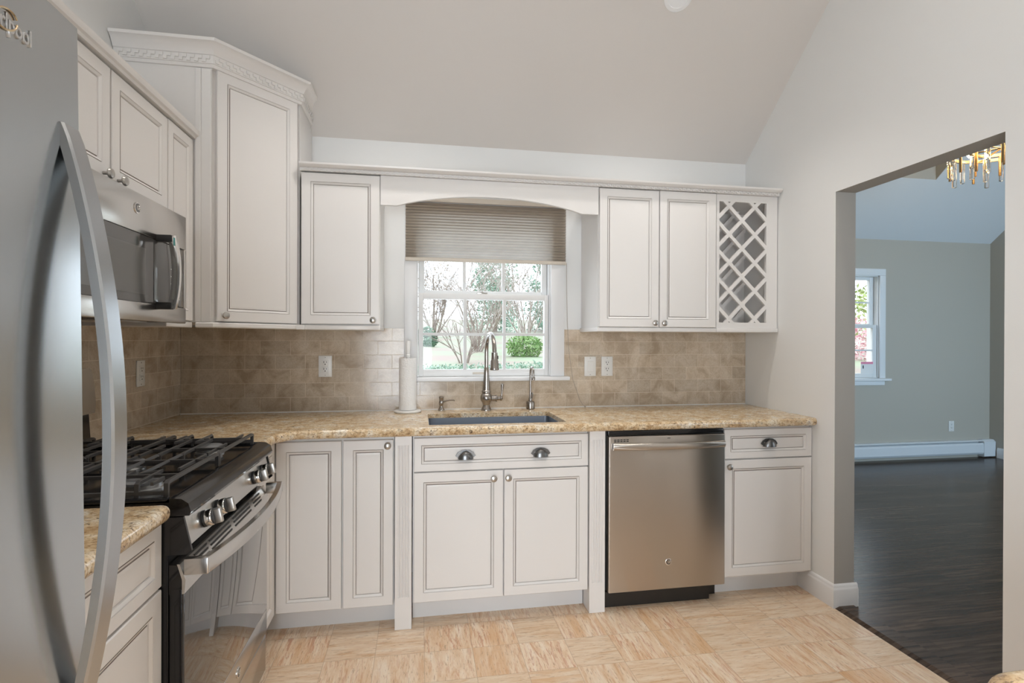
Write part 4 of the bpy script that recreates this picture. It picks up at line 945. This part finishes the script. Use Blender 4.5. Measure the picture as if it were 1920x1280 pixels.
# bowed ribbon handle
hp = FM(); zt_, zb_ = 1.600, 0.775; yo = 0.004; N = 44; wa, wb = FWD-0.043, FWD-0.006
rings = []
for k in range(N+1):
    u = k/N; z_ = zb_ + (zt_-zb_)*u; s_ = 0.056*math.sin(PI*u)**0.82; th = 0.014
    yf = yo - s_ - 0.0035; yi = min(yo + 0.004, yf + th)
    rings.append([hp.v(p) for p in ((wa, yi, z_), (wa, yf+0.003, z_), (wa+0.003, yf, z_), (wb-0.003, yf, z_), (wb, yf+0.003, z_), (wb, yi, z_))])
for A, B in zip(rings, rings[1:]):
    for j in range(6): hp.f((A[j], A[(j+1) % 6], B[(j+1) % 6], B[j]))
hp.f(rings[0]); hp.f(rings[-1][::-1]); hp.build('handle', 'steelh', udo, smooth=30)
hz = FM().tube([(0.10, 0.008, 0.585), (0.18, -0.045, 0.585), (FWD/2, -0.058, 0.585), (FWD-0.18, -0.045, 0.585), (FWD-0.10, 0.008, 0.585)], 0.013, 12); hz.build('freezer_handle', 'steelh', ldo)
lg = text_mesh('lettering', 'Whirlpool', 0.0225, 0.0012, 'alum', udo, tilt @ Matrix.Translation((FWD-0.098, 0.0024, 1.668)) @ Matrix.Rotation(PI/2, 4, 'X'), 1.28, 0.95)
sw = FM(); pt = []
for k in range(30):
    a = 0.3 + 2*PI*0.93*k/29; pt.append((FWD-0.140 + 0.0175*math.cos(a), 0.0015 , 1.680 + 0.0125*math.sin(a) + 0.004*math.cos(a)))
sw.tube(pt, 0.0013, 6); sw.build('emblem_ring', 'gold', udo)

# ---------------------------------------------------------------- recessed ceiling lights
def downlight(x, y, label, power):
    nrm_ = Vector((0, -SL, -1)).normalized() if y > RIDGE else Vector((0, SL, -1)).normalized()
    c = Vector((x, y, zceil(y)))
    t = thing('recessed_light', label, 'ceiling light', c, 0, 'recessed ceiling lights')
    MB(c).lathe([(0.052, 0.0005), (0.071, 0.0005), (0.072, 0.003), (0.066, 0.006), (0.054, 0.007), (0.052, 0.005)], c, nrm_, 40).build('trim_ring', 'trim', t, recalc=True)
    MB(c).lathe([(0.0515, 0.0008), (0.0515, 0.002), (0, 0.002)], c, nrm_, 32).build('lens', 'lens', t)
    L = lamp('recessed_lamp', 'SPOT', (0, 0, 0), power, WARM, size=0.05)
    L.parent = t; L.location = nrm_*0.03; L.data.spot_size = math.radians(112); L.data.spot_blend = 1.0
for i, (x, y) in enumerate(LPOS):
    if i == 0: downlight(x, y, 'round white recessed light in the sloped ceiling at the top of the picture', 30)
    else: downlight(x, y, 'extra round white recessed light added outside the picture, ' + ('over the sink', 'at mid room', 'near the range', 'near the opening', 'at the rear', 'rear left', 'rear right')[i-1], 30)

# ---------------------------------------------------------------- dining room things
# window (right part in view through the opening)
w2 = struct(MB().box(dx0, dx0+0.012, DB+0.003, DB+0.15, dz0, dz1).box(dx1-0.012, dx1, DB+0.003, DB+0.15, dz0, dz1).box(dx0, dx1, DB+0.003, DB+0.15, dz1-0.012, dz1).box(dx0, dx1, DB+0.003, DB+0.15, dz0, dz0+0.008).build('window_2', 'vinyl', smooth=0))
c = MB(); c.box(dx0-0.07, dx0+0.003, DB-0.018, DB-0.0005, dz0+0.0005, dz1-0.0035, 0.003); c.box(dx1-0.003, dx1+0.07, DB-0.018, DB-0.0005, dz0+0.0005, dz1-0.0035, 0.003); c.box(dx0-0.07, dx1+0.07, DB-0.018, DB-0.0005, dz1-0.003, dz1+0.07, 0.003); c.build('window_casing', 'trim', w2)
MB().box(dx0-0.11, dx1+0.11, DB-0.06, DB+0.01, dz0-0.026, dz0, 0.004).box(dx0-0.07, dx1+0.06, DB-0.02, DB-0.0005, dz0-0.075, dz0-0.026, 0.003).build('window_sill', 'trim', w2)
def sash2(name, y, z0, z1, mz):
    b = MB(); xa, xb = dx0+0.014, dx1-0.014
    b.box(xa, xa+0.06, y, y+0.03, z0, z1, 0.002); b.box(xb-0.05, xb, y, y+0.03, z0, z1, 0.002); b.box(xa+0.06, xb-0.05, y, y+0.03, z0, z0+0.045, 0.002); b.box(xa+0.06, xb-0.05, y, y+0.03, z1-0.035, z1, 0.002)
    fr_ = b.build(name, 'vinyl', w2)
    for q in (xa+0.34, xa+0.62): MB().box(q-0.009, q+0.009, y-0.001, y+0.02, z0+0.043, z1-0.033).build('muntin', 'vinyl', fr_, smooth=0)
    MB().box(xa+0.058, xb-0.048, y-0.0015, y+0.0195, mz-0.008, mz+0.008).build('muntin', 'vinyl', fr_, smooth=0)
    MB().box(xa+0.056, xb-0.046, y+0.022, y+0.026, z0+0.041, z1-0.031).build('pane', 'pane', fr_, smooth=0)
sash2('lower_sash', DB+0.015, dz0+0.009, 1.49, 1.21); sash2('upper_sash', DB+0.06, 1.455, dz1-0.013, 1.735)
nt = thing('paper_notice', 'white paper tag with a pink band stuck on the dining room window pane', 'notice', (4.82, DB+0.0135, 0.97))
MB((4.82, DB+0.0135, 0.97)).box(4.745, 4.895, DB+0.0115, DB+0.0125, 0.955, 1.075).build('sheet', 'paper', nt, smooth=0)
MB((4.82, DB+0.0135, 0.97)).box(4.745, 4.897, DB+0.0105, DB+0.0114, 1.060, 1.085).build('pink_band', 'pink', nt, smooth=0)
MB((4.82, DB+0.0135, 0.97)).box(4.768, 4.780, DB+0.0105, DB+0.0114, 1.010, 1.045).build('printed_mark', 'slot', nt, smooth=0)
# baseboard heater along the back wall
ht = thing('baseboard_heater', 'long white baseboard heater under the dining room window', 'heater', (4.9, DB, 0.0))
HO = (4.9, DB, 0.0)
MB(HO).prism([(DB-0.001, 0.06), (DB-0.001, 0.198), (DB-0.045, 0.198), (DB-0.062, 0.186), (DB-0.056, 0.184), (DB-0.044, 0.190), (DB-0.006, 0.190), (DB-0.006, 0.06)], 2.6, 6.26, 'X').build('back_panel', 'heater', ht, smooth=0)
MB(HO).prism([(DB-0.064, 0.165), (DB-0.060, 0.170), (DB-0.070, 0.150), (DB-0.070, 0.062), (DB-0.055, 0.040), (DB-0.060, 0.062), (DB-0.064, 0.150)][::1], 2.6, 6.26, 'X').build('front_panel', 'heater', ht, smooth=0)
MB(HO).box(2.62, 6.25, DB-0.050, DB-0.010, 0.045, 0.16).build('fin_core', 'slot', ht, smooth=0)
MB(HO).prism([(DB-0.001, 0.012), (DB-0.001, 0.203), (DB-0.046, 0.203), (DB-0.074, 0.180), (DB-0.074, 0.020), (DB-0.066, 0.012)], 6.26, 6.415, 'X').build('end_cap', 'heater', ht, smooth=0)
# chandelier
CXc, CYc, CZc = 4.27, 3.30, 2.735
ch = thing('chandelier', 'round brass chandelier with hanging crystal rods in the dining room', 'chandelier', (CXc, CYc, CZc)); CO = (CXc, CYc, CZc)
def ringm(r, w_, h_, z_, name, mm):
    b = MB(CO); n = 48; prof = [(r-w_, z_), (r+w_, z_), (r+w_, z_+h_), (r-w_, z_+h_)]; rr = [[b.v((CXc+q*math.cos(2*PI*k/n), CYc+q*math.sin(2*PI*k/n), zz)) for q, zz in prof] for k in range(n)]
    for k in range(n):
        A, B = rr[k], rr[(k+1) % n]
        for j in range(4): b.f((A[j], A[(j+1) % 4], B[(j+1) % 4], B[j]))
    return b.build(name, mm, ch)
ringm(0.305, 0.008, 0.022, CZc, 'outer_ring', 'brass'); ringm(0.170, 0.008, 0.022, CZc, 'inner_ring', 'brass')
b = MB(CO)
for k in range(3):
    a = PI*k/3; b.cyl((CXc-0.305*math.cos(a), CYc-0.305*math.sin(a), CZc+0.018), (CXc+0.305*math.cos(a), CYc+0.305*math.sin(a), CZc+0.018), 0.006, 8)
b.build('spider', 'brass', ch)
MB(CO).cyl((CXc, CYc, CZc), (CXc, CYc, DZR-SL*(CYc-DRIDGE)-0.02), 0.008, 12).build('stem', 'brass', ch)
for k in range(22):
    a = 2*PI*k/22 + 0.1; x = CXc+0.305*math.cos(a); y = CYc+0.305*math.sin(a)
    if k % 3 == 1: MB(CO).cyl((x, y, CZc-0.165), (x, y, CZc+0.02), 0.009, 12).build('brass_rod', 'brass', ch)
    else:
        L_ = 0.205 if k % 3 == 0 else 0.165; MB(CO).lathe([(0.004, 0), (0.0145, 0.004), (0.0145, L_), (0.006, L_+0.004)], (x, y, CZc-L_), (0, 0, 1), 8).build('crystal_rod', 'crystal', ch, smooth=0)
for k in range(12):
    a = 2*PI*k/12 + 0.2; x = CXc+0.170*math.cos(a); y = CYc+0.170*math.sin(a)
    if k % 2: MB(CO).cyl((x, y, CZc-0.15), (x, y, CZc+0.02), 0.009, 12).build('brass_rod', 'brass', ch)
    else: MB(CO).lathe([(0.004, 0), (0.0145, 0.004), (0.0145, 0.19), (0.006, 0.194)], (x, y, CZc-0.19), (0, 0, 1), 8).build('crystal_rod', 'crystal', ch, smooth=0)
for k in range(6):
    a = 2*PI*k/6 + 0.5; x = CXc+0.235*math.cos(a); y = CYc+0.235*math.sin(a)
    MB(CO).lathe([(0.012, 0), (0.022, 0.012), (0.024, 0.028), (0.016, 0.046), (0, 0.052)], (x, y, CZc+0.024), (0, 0, 1), 16).build('bulb', 'bulb', ch)
lc = lamp('chandelier_lamp', 'POINT', (0, 0, 0), 8, (1.0, 0.80, 0.55), size=0.2); lc.parent = ch; lc.location = (0, 0, 0.12)

# ---------------------------------------------------------------- outdoors
def ground_z(x, y):
    return 0.86 + 0.028*(y-3.2) + (0.006*(y-11)**2*0.25 if y > 11 else 0) + 0.03*math.sin(x*1.3+y*0.7)
b = MB(); NX, NY = 40, 40; G = []
for j in range(NY+1):
    y = 5.3 + 30*(j/NY)**1.5; G.append([b.v((-14 + 42*i/NX, y, ground_z(-14+42*i/NX, y))) for i in range(NX+1)])
for A, B in zip(G, G[1:]):
    for i in range(NX): b.f((A[i], A[i+1], B[i+1], B[i]))
struct(b.build('ground', 'soil'))
rnd = random.Random(11)
def leaves(b, c, rad, n, size, flat=1.0, shell=0.35):
    c = Vector(c)
    for _ in range(n):
        while True:
            p = Vector((rnd.uniform(-1, 1), rnd.uniform(-1, 1), rnd.uniform(-1, 1)))
            if shell < p.length < 1: break
        p = Vector((p.x*rad[0], p.y*rad[1], p.z*rad[2])) + c
        d = Vector((rnd.gauss(0, 1), rnd.gauss(0, 1), rnd.gauss(0, 1))).normalized(); e = d.orthogonal().normalized(); e = (e*math.cos(rnd.uniform(0, 6.28)) + d.cross(e)*math.sin(rnd.uniform(0, 6.28))); nrm_ = d.cross(e).normalized()
        s_ = size*rnd.uniform(0.6, 1.3)
        b.f([b.v(p - d*s_), b.v(p + e*s_*0.42 + nrm_*s_*0.12), b.v(p + d*s_), b.v(p - e*s_*0.42 + nrm_*s_*0.12)])
def branch(b, p, d, L, r, depth, spread=0.5):
    pts = [Vector(p)]; d = Vector(d).normalized()
    for k in range(4):
        d = (d + Vector((rnd.gauss(0, .09), rnd.gauss(0, .09), rnd.gauss(0, .07)+0.02))).normalized(); pts.append(pts[-1] + d*L/4)
    b.tube(pts, [r, r*0.85, r*0.7, r*0.58, r*0.42], 5)
    if depth <= 0: return
    for k in range(rnd.randint(3, 5)):
        i = rnd.randint(1, 4); dd_ = (d + Vector((rnd.gauss(0, spread), rnd.gauss(0, spread), rnd.gauss(0.1, spread*0.7)))).normalized()
        branch(b, pts[i], dd_, L*rnd.uniform(0.5, 0.75), r*0.5, depth-1, spread)
def bare_shrub(label, x, y, n, L, r, mt, depth=2, lean=0.5, spread=0.5):
    z = ground_z(x, y)-0.03; t = thing('bare_shrub', label, 'shrub', (x, y, z), group='leafless shrubs outside')
    b = MB((x, y, z))
    for k in range(n):
        a = 2*PI*k/n + rnd.uniform(-.3, .3); branch(b, (x+0.05*math.cos(a), y+0.05*math.sin(a), z), (lean*math.cos(a)*rnd.uniform(.4, 1.2), lean*math.sin(a)*rnd.uniform(.4, 1.2), 1), L*rnd.uniform(.8, 1.15), r, depth, spread)
    b.build('stems', mt, t, smooth=0, recalc=False); return t
def bush(name, label, cat, x, y, dz, rad, n, size, mt, trunk=None, group=None, clumps=1):
    z = ground_z(x, y)-0.03; t = thing(name, label, cat, (x, y, z), group=group); b = MB((x, y, z))
    for k in range(clumps):
        if clumps == 1: leaves(b, (x, y, z+dz), rad, n, size)
        else:
            a = rnd.uniform(0, 6.28); q = rnd.uniform(0.2, 0.8); leaves(b, (x+rad[0]*q*math.cos(a), y+rad[1]*q*math.sin(a), z+dz+rad[2]*rnd.uniform(-0.85, 0.85)), (rad[0]*0.36, rad[1]*0.36, rad[2]*0.22), n//clumps, size, shell=0.0)
    b.build('foliage', mt, t, smooth=0, recalc=False)
    if trunk: MB((x, y, z)).tube([(x, y, z-0.1), (x+0.05, y, z+dz*0.5), (x, y, z+dz)], [trunk, trunk*0.8, trunk*0.5], 8).build('trunk', 'twigd', t)
    return t
bare_shrub('thin brown leafless shrub behind the lower left panes of the sink window', 0.62, 7.6, 6, 0.55, 0.010, 'twigd', 2, 0.5, 0.5)
bare_shrub('pale leafless many-stemmed shrub spreading behind the middle panes of the sink window', 1.15, 10.6, 12, 1.25, 0.020, 'twig', 3, 0.55, 0.45)
bare_shrub('tall pale leafless shrub behind the right panes of the sink window', 2.95, 14.6, 9, 1.5, 0.024, 'twig', 3, 0.5, 0.45)
bare_shrub('tall leafless shrub behind the upper left panes of the sink window', 0.5, 18.6, 9, 2.0, 0.026, 'twigd', 3, 0.5, 0.5)
bush('evergreen_bush', 'bright green rounded bush behind the lower right pane of the sink window', 'bush', 1.72, 8.7, 0.19, (0.33, 0.28, 0.21), 1600, 0.030, 'leafg')
bush('evergreen_bush', 'dark green bush at the left edge of the sink window', 'bush', 0.14, 13.2, 0.22, (0.30, 0.30, 0.30), 1000, 0.04, 'leafd')
for i, (x, y, h, r, lb) in enumerate(((3.3, 23.5, 2.4, 1.25, 'tall loose evergreen tree behind the middle of the sink window view'), (6.2, 24.5, 2.2, 1.35, 'tall loose evergreen tree at the right of the sink window view'))):
    bush('evergreen_tree', lb, 'tree', x, y, h, (r, r, 2.4), 8400, 0.075, 'leafe', 0.09, 'evergreen trees outside', 56)
bush('pale_tree', 'thin pale tan-leaved tree at the upper left of the sink window view', 'tree', 0.6, 25.0, 2.6, (1.2, 0.9, 2.0), 1100, 0.065, 'leafo', 0.05, None, 16)
b = MB()
for _ in range(2600):
    x = rnd.uniform(-0.5, 2.2); y = rnd.uniform(6.0, 6.6); leaves(b, (x, y, ground_z(x, y)+0.02+rnd.uniform(0, 0.06)), (0.03, 0.03, 0.02), 1, 0.020, shell=0)
gc = b.build('groundcover', 'leafe', smooth=0, recalc=False); tag(gc, 'low strip of green groundcover leaves along the foot of the sink window view', 'groundcover', kind='stuff')
bush('leafy_tree', 'yellow-green leafy tree seen through the upper dining room window panes', 'tree', 9.0, 10.0, 1.55, (1.3, 1.3, 1.25), 3600, 0.06, 'leafy', 0.08, None, 26)
bush('flowering_bush', 'pink and red flowering bush seen through the lower dining room window panes', 'bush', 7.05, 7.7, 0.30, (0.65, 0.6, 0.42), 1500, 0.035, 'leafp', None)
